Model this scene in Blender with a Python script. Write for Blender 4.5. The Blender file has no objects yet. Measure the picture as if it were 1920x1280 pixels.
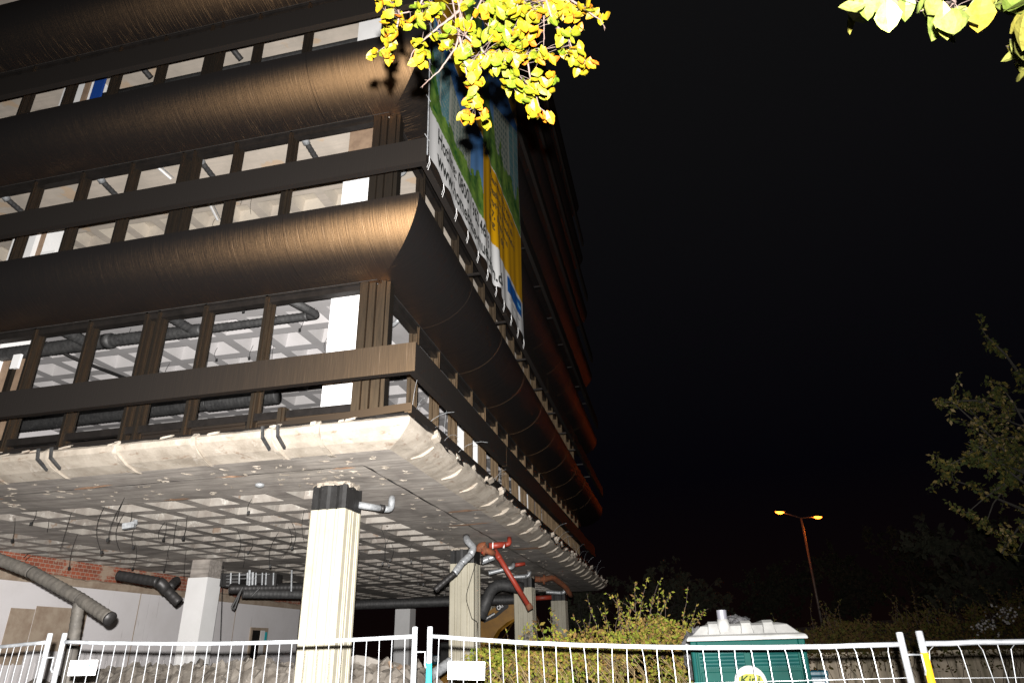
import bpy, bmesh, math, random
import numpy as np
from mathutils import Vector, Matrix, noise
sc = bpy.context.scene
C = sc.collection
R = math.radians
rnd = random.Random(7)

# ---------------------------------------------------------------- camera
YAW, PIT, ROL, FPX = -12.3865, 24.7096, -1.4499, 1265.0
CAM = Vector((0, 0, 1.9))
def cam_axes():
    y, p, r_ = R(YAW), R(PIT), R(ROL)
    f = Vector((math.sin(y)*math.cos(p), math.cos(y)*math.cos(p), math.sin(p)))
    r = Vector((math.cos(y), -math.sin(y), 0)); u = r.cross(f)
    return f, r*math.cos(r_)+u*math.sin(r_), -r*math.sin(r_)+u*math.cos(r_)
CF, CR, CU = cam_axes()
cd = bpy.data.cameras.new('camera'); cam = bpy.data.objects.new('camera', cd); C.objects.link(cam)
cd.sensor_width = 36; cd.lens = FPX/1920*36; cd.clip_start = .05; cd.clip_end = 2000
m = Matrix((CR, CU, -CF)).transposed().to_4x4(); m.translation = CAM; cam.matrix_world = m
sc.camera = cam
def ray(x, y): return CF+CR*((x-960)/FPX)+CU*((640-y)/FPX)
def onX(x, y, X): d = ray(x, y); return CAM+d*((X-CAM.x)/d.x)
def onY(x, y, Y): d = ray(x, y); return CAM+d*((Y-CAM.y)/d.y)
def onZ(x, y, Z): d = ray(x, y); return CAM+d*((Z-CAM.z)/d.z)
def atD(x, y, D): return CAM+ray(x, y).normalized()*D
def atF(x, y, D): return CAM+ray(x, y)*D

# ---------------------------------------------------------------- night sky
w = bpy.data.worlds.new('World'); sc.world = w; w.use_nodes = True
nt = w.node_tree; bg = nt.nodes['Background']
tc_ = nt.nodes.new('ShaderNodeTexCoord'); sx = nt.nodes.new('ShaderNodeSeparateXYZ'); cr_ = nt.nodes.new('ShaderNodeValToRGB')
nt.links.new(tc_.outputs['Generated'], sx.inputs[0]); nt.links.new(sx.outputs['Z'], cr_.inputs[0]); nt.links.new(cr_.outputs[0], bg.inputs[0])
for el, (p_, c_) in zip([cr_.color_ramp.elements[0], cr_.color_ramp.elements[1], cr_.color_ramp.elements.new(.22)], [(0, (.50, .20, .17, 1)), (.75, (.16, .15, .38, 1)), (.22, (.18, .15, .30, 1))]): el.color = c_; el.position = p_
bg.inputs[1].default_value = .0068
# ---------------------------------------------------------------- camera flash (the photograph is lit by it)
fl = bpy.data.lights.new('camera_flash', 'SPOT'); fo = bpy.data.objects.new('camera_flash', fl); C.objects.link(fo)
fl.energy = 22000; fl.color = (1, .965, .93); fl.shadow_soft_size = .02; fl.spot_size = R(122); fl.spot_blend = 1
fo.location = CAM+CU*.15-CF*.07
aim = (CF*1.0-CR*.25-CU*.09).normalized()
fo.rotation_euler = aim.to_track_quat('-Z', 'Y').to_euler()
sc.view_settings.view_transform = 'Standard'; sc.view_settings.look = 'None'
sc.view_settings.exposure = 0; sc.view_settings.gamma = 1
sc.cycles.max_bounces = 5

# ---------------------------------------------------------------- materials
def lin(r, g, b):
    f = lambda c: c/12.92 if c <= .04045 else ((c+.055)/1.055)**2.4
    return (f(r/255), f(g/255), f(b/255), 1)
class Mat:
    def __init__(s, name, col, rough=.7, metal=0, spec=.5):
        s.m = bpy.data.materials.new(name); s.m.use_nodes = True; s.t = s.m.node_tree
        s.p = s.t.nodes['Principled BSDF']; s.col = tuple(col)[:3]+(1,)
        s.p.inputs['Base Color'].default_value = s.col
        s.p.inputs['Roughness'].default_value = rough; s.p.inputs['Metallic'].default_value = metal
        s.p.inputs['Specular IOR Level'].default_value = spec
        s.cs = None; s.nsock = None
    def n(s, typ, **k):
        q = s.t.nodes.new(typ)
        for a, b in k.items(): setattr(q, a, b)
        return q
    def L(s, a, b): s.t.links.new(a, b)
    def vec(s, scale=(1, 1, 1), kind='Object', rot=(0, 0, 0)):
        if kind == 'UV': c = s.n('ShaderNodeUVMap').outputs[0]
        else: c = s.n('ShaderNodeNewGeometry').outputs['Position'] if kind == 'World' else s.n('ShaderNodeTexCoord').outputs[kind]
        mp = s.n('ShaderNodeMapping'); mp.inputs['Scale'].default_value = scale; mp.inputs['Rotation'].default_value = rot
        s.L(c, mp.inputs[0]); return mp.outputs[0]
    def noise(s, vec, scale, detail=4, rough=.6, dist=0):
        q = s.n('ShaderNodeTexNoise'); q.inputs['Scale'].default_value = scale; q.inputs['Detail'].default_value = detail
        q.inputs['Roughness'].default_value = rough; q.inputs['Distortion'].default_value = dist
        s.L(vec, q.inputs['Vector']); return q.outputs['Fac']
    def ramp(s, fac, stops):
        q = s.n('ShaderNodeValToRGB'); e = q.color_ramp.elements
        while len(e) < len(stops): e.new(.5)
        for el, (p, c) in zip(e, stops):
            el.position = p; el.color = (c, c, c, 1) if isinstance(c, (int, float)) else tuple(c)[:3]+(1,)
        s.L(fac, q.inputs[0]); return q.outputs[0]
    def mix(s, fac, col):            # mix current colour towards col by fac
        q = s.n('ShaderNodeMix', data_type='RGBA')
        if s.cs is None: q.inputs[6].default_value = s.col
        else: s.L(s.cs, q.inputs[6])
        if isinstance(col, tuple): q.inputs[7].default_value = tuple(col)[:3]+(1,)
        else: s.L(col, q.inputs[7])
        if isinstance(fac, float): q.inputs[0].default_value = fac
        else: s.L(fac, q.inputs[0])
        s.cs = q.outputs[2]; s.L(s.cs, s.p.inputs['Base Color']); return s
    def bump(s, h, strength=.4, dist=.01):
        q = s.n('ShaderNodeBump'); q.inputs['Strength'].default_value = strength; q.inputs['Distance'].default_value = dist
        s.L(h, q.inputs['Height'])
        if s.nsock: s.L(s.nsock, q.inputs['Normal'])
        s.nsock = q.outputs[0]; s.L(s.nsock, s.p.inputs['Normal']); return s
    def rough(s, fac, a, b):
        q = s.n('ShaderNodeMapRange'); q.inputs[3].default_value = a; q.inputs[4].default_value = b
        s.L(fac, q.inputs[0]); s.L(q.outputs[0], s.p.inputs['Roughness']); return s

def mottled(name, col, dark, sc_=3, rough=.8, metal=0, bump=.3, light=None, kind='Object', bs=40):
    q = Mat(name, col, rough, metal); v = q.vec(kind=kind)
    q.mix(q.ramp(q.noise(v, sc_, 6, .65), [(.4, 0), (.68, 1)]), dark)
    if light: q.mix(q.ramp(q.noise(v, sc_*2.3, 5, .7, .5), [(.58, 0), (.72, 1)]), light)
    q.bump(q.noise(v, bs, 4), bump, .006)
    return q
M = {}
def satin(q, diff, rough):      # satin anodised sheet: tight highlight over a dark base
    g_ = q.n('ShaderNodeBsdfAnisotropic', distribution='BECKMANN'); g_.inputs['Roughness'].default_value = rough
    d_ = q.n('ShaderNodeBsdfDiffuse'); d_.inputs[0].default_value = diff
    a_ = q.n('ShaderNodeAddShader'); q.L(g_.outputs[0], a_.inputs[0]); q.L(d_.outputs[0], a_.inputs[1])
    if q.cs: q.L(q.cs, g_.inputs['Color'])
    else: g_.inputs['Color'].default_value = q.col
    if q.nsock: q.L(q.nsock, g_.inputs['Normal'])
    out = [x for x in q.t.nodes if x.type == 'OUTPUT_MATERIAL'][0]; q.L(a_.outputs[0], out.inputs[0]); return q
def mk_bronze(name, col, streak, rough, df=(.0085, .0079, .0079, 1)):
    q = Mat(name, col, rough, 1.0)
    v = q.vec((26, .55, 1), 'UV')
    fine = q.noise(v, 3.2, 3, .7)
    v2 = q.vec((6, .30, 1), 'UV')
    band = q.noise(v2, 1.6, 3, .6)
    big = q.noise(q.vec((.5, 1.2, 1), 'UV'), 1.2, 2)
    q.mix(q.ramp(fine, [(.36, 0), (.66, 1)]), tuple(c*.62 for c in col))
    q.mix(q.ramp(band, [(.40, 0), (.75, .6)]), tuple(c*.7 for c in col))
    q.mix(q.ramp(q.noise(q.vec((40, .35, 1), 'UV'), 2.2, 2, .7), [(.63, 0), (.70, .8)]), tuple(min(1, c*1.5+.06) for c in col))
    q.rough(big, rough-.03, rough+.06)
    q.bump(q.ramp(fine, [(.3, 0), (.75, 1)]), streak, .006)
    q.bump(band, .12, .02)
    if streak > .1:      # tight wrinkles gather along the lower edge of each sheet
        sp = q.n('ShaderNodeSeparateXYZ'); q.L(q.n('ShaderNodeUVMap').outputs[0], sp.inputs[0])
        dv = q.n('ShaderNodeMath', operation='MULTIPLY'); q.L(sp.outputs['Y'], dv.inputs[0]); dv.inputs[1].default_value = .66; mk = q.ramp(dv.outputs[0], [(.58, 0), (.95, 1)])
        wr = q.ramp(q.noise(q.vec((11, .35, 1), 'UV', (0, 0, .03)), 2.6, 2, .6, .2), [(.55, 0), (.62, 1)])
        mu = q.n('ShaderNodeMath', operation='MULTIPLY'); q.L(mk, mu.inputs[0]); q.L(wr, mu.inputs[1]); q.bump(mu.outputs[0], .45, .006)
    oi = q.n('ShaderNodeObjectInfo')
    q.mix(q.ramp(oi.outputs['Random'], [(0, 0), (1, .38)]), tuple(c*.55 for c in col))
    return satin(q, df, rough)
M['bronze'] = mk_bronze('bronze_sheet', (.27, .162, .078), .26, .555)
M['rail'] = mk_bronze('bronze_rail_sheet', (.17, .108, .055), .03, .61, (.0145, .0128, .0118, 1))
q = Mat('mullion_bronze', (.125, .088, .052), .36, .95)
q.mix(q.ramp(q.noise(q.vec((1, 1, .08), 'World'), 30, 3), [(.4, 0), (.7, .8)]), (.05, .036, .022)); M['mullion'] = satin(q, (.012, .0105, .009, 1), .62)
M['dark_metal'] = mottled('dark_metal', (.030, .026, .024), (.018, .016, .015), 6, .5, .6, .1)
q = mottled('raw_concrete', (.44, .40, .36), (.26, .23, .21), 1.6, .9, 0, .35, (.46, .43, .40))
bd = q.noise(q.vec((.7, 11, 11), 'Object'), 1.4, 3); q.mix(q.ramp(bd, [(.42, 0), (.62, .55)]), (.16, .145, .13))
q.mix(q.ramp(q.noise(q.vec((.5, .5, .5)), 1.1, 5, .6, .4), [(.56, 0), (.70, .75)]), (.12, .105, .09))
q.mix(q.ramp(q.noise(q.vec((1, 1, 1)), 5.5, 5, .75, .8), [(.66, 0), (.72, .9)]), (.50, .44, .38))
q.mix(q.ramp(q.noise(q.vec((.35, .35, .35)), 1.4, 4, .6, .9), [(.50, 0), (.62, .6)]), (.14, .125, .11)); q.bump(bd, .25, .01); M['soffit'] = q
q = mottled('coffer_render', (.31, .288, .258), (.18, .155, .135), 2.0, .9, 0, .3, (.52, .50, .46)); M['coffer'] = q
q.mix(q.ramp(q.noise(q.vec(), 3.6, 3, .5, .6), [(.66, 0), (.71, .8)]), (.20, .14, .10))
q = mottled('edge_concrete', (.34, .30, .25), (.20, .17, .135), 2.2, .9, 0, .6, (.42, .385, .34)); M['edge'] = q
q.mix(q.ramp(q.noise(q.vec((1, 1, 3)), 4, 6, .7, .5), [(.58, 0), (.68, .8)]), (.15, .095, .06))
M['rust_stain'] = mottled('rust_stained_concrete', (.26, .15, .09), (.16, .10, .06), 9, .95, 0, .6, (.40, .32, .25)); M['ceiling_white'] = mottled('painted_ceiling', (.43, .415, .418), (.36, .35, .345), .8, .9, 0, .12)
M['ceiling_rib'] = mottled('painted_ceiling_rib', (.37, .36, .365), (.31, .30, .30), 1.2, .9, 0, .12)
M['ceiling_raw'] = mottled('raw_ceiling', (.50, .44, .375), (.37, .33, .28), 1.2, .9, 0, .25)
q = M['ceiling_raw']; q.mix(q.ramp(q.noise(q.vec((.6, 9, 9)), 1.5, 3), [(.45, 0), (.62, .5)]), (.40, .36, .31))
q.mix(q.ramp(q.noise(q.vec((1, 1, 1)), 1.3, 3, .5, .3), [(.62, 0), (.66, .5)]), (.50, .33, .18))
M['ceiling_raw_light'] = mottled('raw_ceiling_coffer', (.47, .42, .35), (.34, .30, .255), 1.2, .9, 0, .2)
q = mottled('cream_cladding', (.44, .412, .325), (.36, .335, .26), 1.2, .55, 0, .05, kind='World')
q.mix(q.ramp(q.noise(q.vec((14, 14, .35), 'World'), 2.2, 4, .7), [(.52, 0), (.80, .75)]), (.34, .30, .20))
q.mix(q.ramp(q.noise(q.vec((3, 3, 1.6), 'World'), 3.4, 6, .75), [(.67, 0), (.74, .9)]), (.16, .12, .08)); M['cream'] = q
M['white_clad'] = mottled('white_cladding', (.84, .84, .84), (.78, .78, .775), 1.5, .5, 0, .04)
q = mottled('black_coating', (.006, .0056, .0056), (.014, .014, .014), 8, .6, 0, .3); M['black'] = q
q.mix(q.ramp(q.noise(q.vec(), 45, 3, .6), [(.70, 0), (.74, .7)]), (.3, .27, .24))
def galv(name, col):
    q = Mat(name, col, .38, .85); v = q.vec()
    q.mix(q.ramp(q.noise(v, 9, 4, .7), [(.35, 0), (.7, 1)]), tuple(c*.55 for c in col))
    q.mix(q.ramp(q.noise(v, 26, 3, .7), [(.62, 0), (.72, .8)]), (.6, .62, .64))
    q.bump(q.noise(v, 20, 3), .15, .01); return q
M['galv'] = mottled('galvanised_steel', (.36, .375, .39), (.20, .21, .22), 16, .42, .35, .15, (.50, .52, .53))
M['duct_dusty'] = mottled('dusty_spiral_duct', (.095, .086, .074), (.055, .050, .044), 7, .7, .1, .2, (.13, .12, .105)); M['duct'] = mottled('dull_spiral_duct', (.050, .050, .050), (.025, .025, .026), 9, .6, .3, .2, (.10, .10, .10)); M['duct_black'] = mottled('blackened_duct', (.020, .019, .019), (.032, .03, .03), 6, .5, .4, .2)
M['red'] = mottled('red_pipe', (.30, .035, .018), (.18, .03, .018), 4, .5, 0, .15)
M['rust'] = mottled('rusty_iron', (.24, .075, .03), (.10, .045, .025), 8, .85, .2, .5, (.3, .2, .12))
q = Mat('plaster_wall', (.78, .755, .765), .85); v = q.vec(kind='World')
q.mix(q.ramp(q.noise(v, .9, 5, .65), [(.45, 0), (.75, .7)]), (.68, .65, .645)); 
q.mix(q.ramp(q.noise(q.vec((1, 5, .25), 'World'), 1.6, 4, .7), [(.66, 0), (.72, .5)]), (.22, .19, .16)); M['plaster'] = q
q = Mat('red_brick', (.36, .11, .06), .9); v = q.vec((1, 1, 1), 'UV')
b = q.n('ShaderNodeTexBrick'); b.inputs['Color1'].default_value = (.38, .10, .05, 1); b.inputs['Color2'].default_value = (.24, .075, .045, 1)
b.inputs['Mortar'].default_value = (.40, .33, .26, 1); b.inputs['Scale'].default_value = 3; b.inputs['Mortar Size'].default_value = .02
b.inputs['Brick Width'].default_value = .48; b.inputs['Row Height'].default_value = .3
q.L(v, b.inputs[0]); q.cs = b.outputs[0]; q.mix(q.ramp(q.noise(q.vec(kind='World'), 1.6, 5, .7), [(.52, 0), (.60, .9)]), (.42, .33, .25)); M['brick'] = q
M['mortar'] = mottled('old_mortar', (.42, .34, .26), (.30, .22, .16), 3, .95, 0, .8)
q = mottled('zinc_fence', (.33, .345, .36), (.20, .21, .225), 14, .45, .3, .05); M['zinc'] = q
M['sign_white'] = Mat('sign_white', (.82, .82, .82), .4); M['sticker_white'] = Mat('sticker_white', (.13, .13, .13), .6, 0, .1); M['sign_blue'] = Mat('sign_blue', (.06, .16, .5), .4)
M['teal_paint'] = Mat('teal_spray', (.02, .45, .5), .5); M['yellow_paint'] = Mat('yellow_paint', (.8, .42, .01), .5)
M['teal'] = mottled('teal_plastic', (.0008, .023, .019), (.0005, .016, .0135), 3, .6, 0, .08)
M['teal_dark'] = mottled('teal_dark_plastic', (.004, .030, .027), (.003, .02, .02), 3, .5, 0, .1)
M['roof_white'] = mottled('roof_plastic', (.15, .15, .145), (.09, .09, .087), 4, .7, 0, .08)
M['pvc'] = Mat('grey_pvc', (.06, .06, .07), .5); M['teal'].p.inputs['Specular IOR Level'].default_value = .05; M['teal_dark'].p.inputs['Specular IOR Level'].default_value = .03; M['bin'] = mottled('bin_plastic', (.008, .045, .065), (.006, .035, .05), 4, .4, 0, .1)
M['text_dark'] = Mat('dark_green_ink', (.001, .010, .002), .6, 0, .05); M['text_grey'] = Mat('grey_ink', (.35, .35, .36), .5)
M['ink'] = Mat('black_ink', (.02, .022, .02), .6); M['ink_brown'] = Mat('brown_ink', (.09, .055, .01), .6); M['ink_light'] = Mat('light_blue_ink', (.10, .35, .6), .6)
M['cat_yellow'] = mottled('machine_yellow', (.22, .105, .006), (.13, .06, .004), 2, .45, 0, .05)
M['cat_black'] = Mat('machine_black', (.012, .012, .012), .4); M['white_ink'] = Mat('white_lettering', (.75, .75, .75), .5)
M['blue_panel'] = Mat('blue_panel', (.008, .05, .26), .5)
M['wood'] = mottled('brown_board', (.26, .18, .12), (.18, .12, .08), 4, .8, 0, .2)
M['rubble'] = mottled('rubble', (.20, .18, .155), (.085, .07, .055), 3.5, .95, 0, 1.0, (.34, .31, .275), kind='World', bs=18)
M['ground'] = mottled('dirt_ground', (.022, .018, .014), (.012, .010, .008), .8, 1, 0, .8, (.035, .03, .024), kind='World', bs=25)
q = mottled('stained_concrete_wall', (.50, .43, .33), (.36, .30, .23), 1.0, .95, 0, .4, kind='World'); M['rwall'] = q
q.mix(q.ramp(q.noise(q.vec((3.0, 3.0, .12), 'World'), 1.8, 4, .7), [(.45, 0), (.62, .85)]), (.10, .09, .05))
M['pole'] = mottled('pole_steel', (.16, .13, .11), (.10, .08, .07), 3, .5, .3, .1)
def leafmat(name, cols, trans=.25, rough=.5, wscale=9, spec=.3):
    q = Mat(name, cols[0], rough, 0, spec)
    oi = q.n('ShaderNodeAttribute', attribute_name='tint')
    st = [(i/(len(cols)-1), c) for i, c in enumerate(cols)]
    q.cs = q.ramp(oi.outputs['Fac'], st); q.L(q.cs, q.p.inputs['Base Color'])
    nz_ = q.ramp(q.noise(q.vec(kind='World'), 70, 3, .7), [(.30, .50), (.66, 1.25)]); mm_ = q.n('ShaderNodeMix', data_type='RGBA', blend_type='MULTIPLY'); mm_.inputs[0].default_value = 1; q.L(q.cs, mm_.inputs[6]); q.L(nz_, mm_.inputs[7]); q.cs = mm_.outputs[2]; q.L(q.cs, q.p.inputs['Base Color']); tr = q.n('ShaderNodeBsdfTranslucent'); q.L(q.cs, tr.inputs[0]); mx = q.n('ShaderNodeMixShader'); mx.inputs[0].default_value = trans
    out = [x for x in q.t.nodes if x.type == 'OUTPUT_MATERIAL'][0]
    q.L(q.p.outputs[0], mx.inputs[1]); q.L(tr.outputs[0], mx.inputs[2]); q.L(mx.outputs[0], out.inputs[0]); return q
M['beech'] = leafmat('autumn_beech_leaf', [(.028, .042, .0022), (.052, .054, .0016), (.092, .056, .0012), (.11, .028, .0018)], .15, .5, spec=.12)
M['beech_near'] = leafmat('pale_beech_leaf', [(.040, .056, .009), (.060, .068, .016), (.065, .066, .014), (.075, .055, .006)], .15, .5, spec=.12)
M['twig'] = mottled('beech_twig', (.028, .014, .009), (.014, .008, .006), 12, .8, 0, .3)
M['shrub'] = leafmat('shrub_leaf', [(.060, .085, .010), (.115, .125, .014), (.13, .085, .022), (.075, .040, .018)], .2, .8, spec=.1)
M['hedge'] = leafmat('hedge_leaf', [(.040, .045, .010), (.065, .058, .014), (.075, .045, .016), (.05, .028, .016)], .2, .8, spec=.1)
M['tree'] = leafmat('tree_leaf', [(.035, .045, .014), (.05, .055, .014), (.12, .09, .02), (.26, .20, .11)], .2, .8, spec=.1)
M['fartree'] = leafmat('far_tree_leaf', [(.045, .05, .035), (.06, .055, .04)], .2, .9, spec=.1)
M['bark'] = mottled('bark', (.03, .027, .022), (.018, .016, .013), 5, .95, 0, .6)
M['plastic_sheet'] = mottled('grey_plastic_sheet', (.055, .054, .056), (.02, .02, .022), 8, .4, 0, .8, (.12, .12, .12))
for k in M: M[k] = M[k].m
def emis(name, col, s):
    q = Mat(name, col); q.p.inputs['Emission Color'].default_value = tuple(col)+(1,); q.p.inputs['Emission Strength'].default_value = s; return q.m
M['lamp_glow'] = emis('sodium_lamp_glow', (1, .17, .014), 13)

# ---------------------------------------------------------------- mesh helpers
ORG = {}
def thing(name, label, cat, loc, group=None, kind=None):
    o = bpy.data.objects.new(name, None); C.objects.link(o); o.location = loc; o.empty_display_size = .2
    ORG[o] = Vector(loc); return tag(o, label, cat, group, kind)
def tag(o, label=None, cat=None, group=None, kind=None):
    if label: o['label'] = label
    if cat: o['category'] = cat
    if group: o['group'] = group
    if kind: o['kind'] = kind
    return o
class MB:
    def __init__(s): s.v = []; s.f = []; s.uv = None; s.t = None; s.mi = []; s.cur = 0
    def add(s, vs, fs, uvs=None):
        n = len(s.v); s.v += [tuple(v) for v in vs]; s.f += [tuple(i+n for i in f) for f in fs]; s.mi += [s.cur]*len(fs)
        if uvs is not None:
            if s.uv is None: s.uv = []
            s.uv += list(uvs)
        return s
    def box(s, x0, x1, y0, y1, z0, z1):
        return s.add([(x, y, z) for z in (z0, z1) for y in (y0, y1) for x in (x0, x1)],
                     [(0, 2, 3, 1), (4, 5, 7, 6), (0, 1, 5, 4), (2, 6, 7, 3), (0, 4, 6, 2), (1, 3, 7, 5)])
    def obox(s, c, ax, h):
        c = Vector(c); a = [Vector(v).normalized()*k for v, k in zip(ax, h)]
        return s.add([c+a[0]*i+a[1]*j+a[2]*k for k in (-1, 1) for j in (-1, 1) for i in (-1, 1)],
                     [(0, 2, 3, 1), (4, 5, 7, 6), (0, 1, 5, 4), (2, 6, 7, 3), (0, 4, 6, 2), (1, 3, 7, 5)])
    def prism(s, poly, fn, a, b):        # poly of 2-D points, fn(p, t) -> 3-D
        n = len(poly); vs = [fn(p, a) for p in poly]+[fn(p, b) for p in poly]
        return s.add(vs, [tuple(range(n)), tuple(range(2*n-1, n-1, -1))]+[(i, i+n, (i+1) % n+n, (i+1) % n) for i in range(n)])
    def tube(s, path, rad, n=8, caps=True):
        P = [Vector(p) for p in path]; rr = rad if isinstance(rad, (list, tuple)) else [rad]*len(P)
        rings = []; up = None
        for i, p in enumerate(P):
            d = (P[min(i+1, len(P)-1)]-P[max(i-1, 0)])
            if d.length < 1e-9: d = Vector((0, 0, 1))
            d.normalize()
            if up is None: up = d.orthogonal().normalized()
            up = (up-d*up.dot(d)); up = up.normalized() if up.length > 1e-6 else d.orthogonal().normalized()
            sd = d.cross(up)
            rings.append([p+(up*math.cos(2*math.pi*k/n)+sd*math.sin(2*math.pi*k/n))*rr[i] for k in range(n)])
        vs = [v for r_ in rings for v in r_]; fs = []
        for i in range(len(P)-1):
            for k in range(n): fs.append((i*n+k, i*n+(k+1) % n, (i+1)*n+(k+1) % n, (i+1)*n+k))
        if caps: fs += [tuple(range(n-1, -1, -1)), tuple((len(P)-1)*n+k for k in range(n))]
        return s.add(vs, fs)
    def sweep(s, prof, paths, close=True):   # rings of 3-D points already computed
        n = len(prof[0]); vs = [v for r_ in prof for v in r_]; fs = []
        for i in range(len(prof)-1):
            for k in range(n if close else n-1): fs.append((i*n+k, i*n+(k+1) % n, (i+1)*n+(k+1) % n, (i+1)*n+k))
        if close: fs += [tuple(range(n-1, -1, -1)), tuple((len(prof)-1)*n+k for k in range(n))]
        return s.add(vs, fs, paths)
    def build(s, name, mat, parent=None, smooth=False, label=None, kind=None, bevel=0):
        org = ORG.get(parent, Vector()) if parent else Vector()
        me = bpy.data.meshes.new(name); me.from_pydata([(v[0]-org.x, v[1]-org.y, v[2]-org.z) for v in s.v], [], s.f)
        mats = mat if isinstance(mat, list) else [mat]
        for q in mats: me.materials.append(M[q])
        if len(mats) > 1: me.polygons.foreach_set('material_index', s.mi)
        if s.uv:
            u = me.uv_layers.new(name='UVMap'); li = np.zeros(len(me.loops), int); me.loops.foreach_get('vertex_index', li)
            u.data.foreach_set('uv', np.array(s.uv, float)[li].ravel())
        if s.t is not None:
            a = me.attributes.new('tint', 'FLOAT', 'FACE'); a.data.foreach_set('value', s.t)
        if smooth: me.shade_smooth()
        me.validate(); me.update()
        o = bpy.data.objects.new(name, me); C.objects.link(o)
        if parent: o.parent = parent; ORG[o] = org
        if bevel:
            b = o.modifiers.new('bevel', 'BEVEL'); b.width = bevel; b.segments = 2; b.limit_method = 'ANGLE'
        if label: o['label'] = label
        if kind: o['kind'] = kind
        return o
def copy_part(o, dx):
    c = o.copy(); C.objects.link(c); c.location = o.location+Vector(dx); ORG[c] = ORG[o]
    return c
def copy_tree(o, dx, label=None):
    c = o.copy(); C.objects.link(c); c.location = Vector(dx)
    if label: c['label'] = label
    for ch in o.children:
        k = ch.copy(); C.objects.link(k); k.parent = c
        for g in ch.children:
            kk = g.copy(); C.objects.link(kk); kk.parent = k
    return c
def text(body, name, size, mat, parent, org, xax, yax, extr=.002, shear=0, align='LEFT', warp=None, maxw=None, bold=0):
    cu = bpy.data.curves.new(name, 'FONT'); cu.body = body; cu.size = size; cu.extrude = extr; cu.shear = shear; cu.align_x = align; cu.offset = bold
    cu.resolution_u = 3
    t = bpy.data.objects.new(name, cu); C.objects.link(t)
    me = bpy.data.meshes.new_from_object(t); bpy.data.objects.remove(t)
    x = Vector(xax).normalized(); y = Vector(yax).normalized(); z = x.cross(y)
    k = 1
    if maxw:
        wd = max(v.co.x for v in me.vertices)-min(v.co.x for v in me.vertices); k = maxw/wd
    o0 = ORG.get(parent, Vector()); og = Vector(org)
    for v in me.vertices:
        p = og+x*v.co.x*k+y*v.co.y+z*v.co.z
        if warp: p = warp(p)
        v.co = p-o0
    me.materials.clear(); me.materials.append(M[mat])
    o = bpy.data.objects.new(name, me); C.objects.link(o); o.parent = parent; ORG[o] = o0
    return o

# ================================================================ THE BUILDING
X0, Y0 = -3.590, 8.4
XL, YE = -23.0, 34.0
SOF = 4.456
BZ = [(7.526, 8.358), (11.12, 11.92), (14.70, 15.59), (18.5, 19.4), (22.2, 23.1), (25.9, 26.8)]
FZ = [(5.354, 5.78, .515), (8.81, 9.27, .589), (12.38, 12.86, .6), (16.1, 16.56, .6), (19.85, 20.3, .6), (23.55, 24.0, .6)]
BD, BU = -.603, .443
bld = thing('office_building', 'half stripped office block with dark curved bronze bands above a bare concrete storey on columns', 'building', (X0, Y0, 0))

def waffle(mb, xs, ys, x_rng, y_rng, z, depth, inset, mi_rib=0, mi_in=1):
    X = [x_rng[0]]+[c for p in xs for c in p]+[x_rng[1]]; Y = [y_rng[0]]+[c for p in ys for c in p]+[y_rng[1]]
    for i in range(len(X)-1):
        for j in range(len(Y)-1):
            a, b, c, d = X[i], X[i+1], Y[j], Y[j+1]
            if b-a < 1e-6 or d-c < 1e-6: continue
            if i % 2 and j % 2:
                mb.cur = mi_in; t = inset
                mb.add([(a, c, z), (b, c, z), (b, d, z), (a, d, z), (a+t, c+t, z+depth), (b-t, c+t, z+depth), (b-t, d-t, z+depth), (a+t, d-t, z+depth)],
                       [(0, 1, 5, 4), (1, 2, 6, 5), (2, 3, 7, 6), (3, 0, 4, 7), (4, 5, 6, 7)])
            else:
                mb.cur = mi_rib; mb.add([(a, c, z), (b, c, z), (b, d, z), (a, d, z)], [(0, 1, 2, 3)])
    mb.cur = 0
P_ = .878
xs = []; 
for k in range(18, -1, -1):
    c = -6.90-P_*k-.06
    if min(abs(c+13.1), abs(c+21.0)) < .45: continue
    xs.append((c-.315, c+.315))
ys = []
for k in range(0, 28):
    c = 10.62+P_*k
    if min(abs(c-18.1), abs(c-26.0)) < .45: continue
    if c < 33: ys.append((c-.315, c+.315))
xs.append((-5.98-.34+.06, -5.98+.34+.06))
mb = MB(); waffle(mb, xs, ys, (XL, X0), (Y0, YE), SOF, .28, .07)
# drip groove is cut as a dark narrow slot strip just under the soffit
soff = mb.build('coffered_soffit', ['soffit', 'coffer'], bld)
g = MB()
def jag(p0, p1, wd, n=40, z=SOF-.004, th=.004):
    p0 = Vector(p0); p1 = Vector(p1); d = (p1-p0); L = d.length; d.normalize(); s_ = Vector((-d.y, d.x, 0))
    n = max(4, int(L/.25)); A = []; B = []
    for i in range(n+1):
        p = p0+d*L*i/n; j = rnd.uniform(-.012, .012); ww = wd*rnd.uniform(.3, 1.4)
        A.append(p+s_*(j+ww/2)); B.append(p+s_*(j-ww/2))
    vs = [(*a.xy, z) for a in A]+[(*b_.xy, z) for b_ in B]; m_ = n+1
    g.add(vs, [(i, i+1, m_+i+1, m_+i) for i in range(n)])
jag((-22.9, 9.07, 0), (-4.28, 9.07, 0), .035); jag((-4.28, 9.07, 0), (-4.28, 33.3, 0), .035)
g.build('drip_groove', 'dark_metal', bld)
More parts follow.
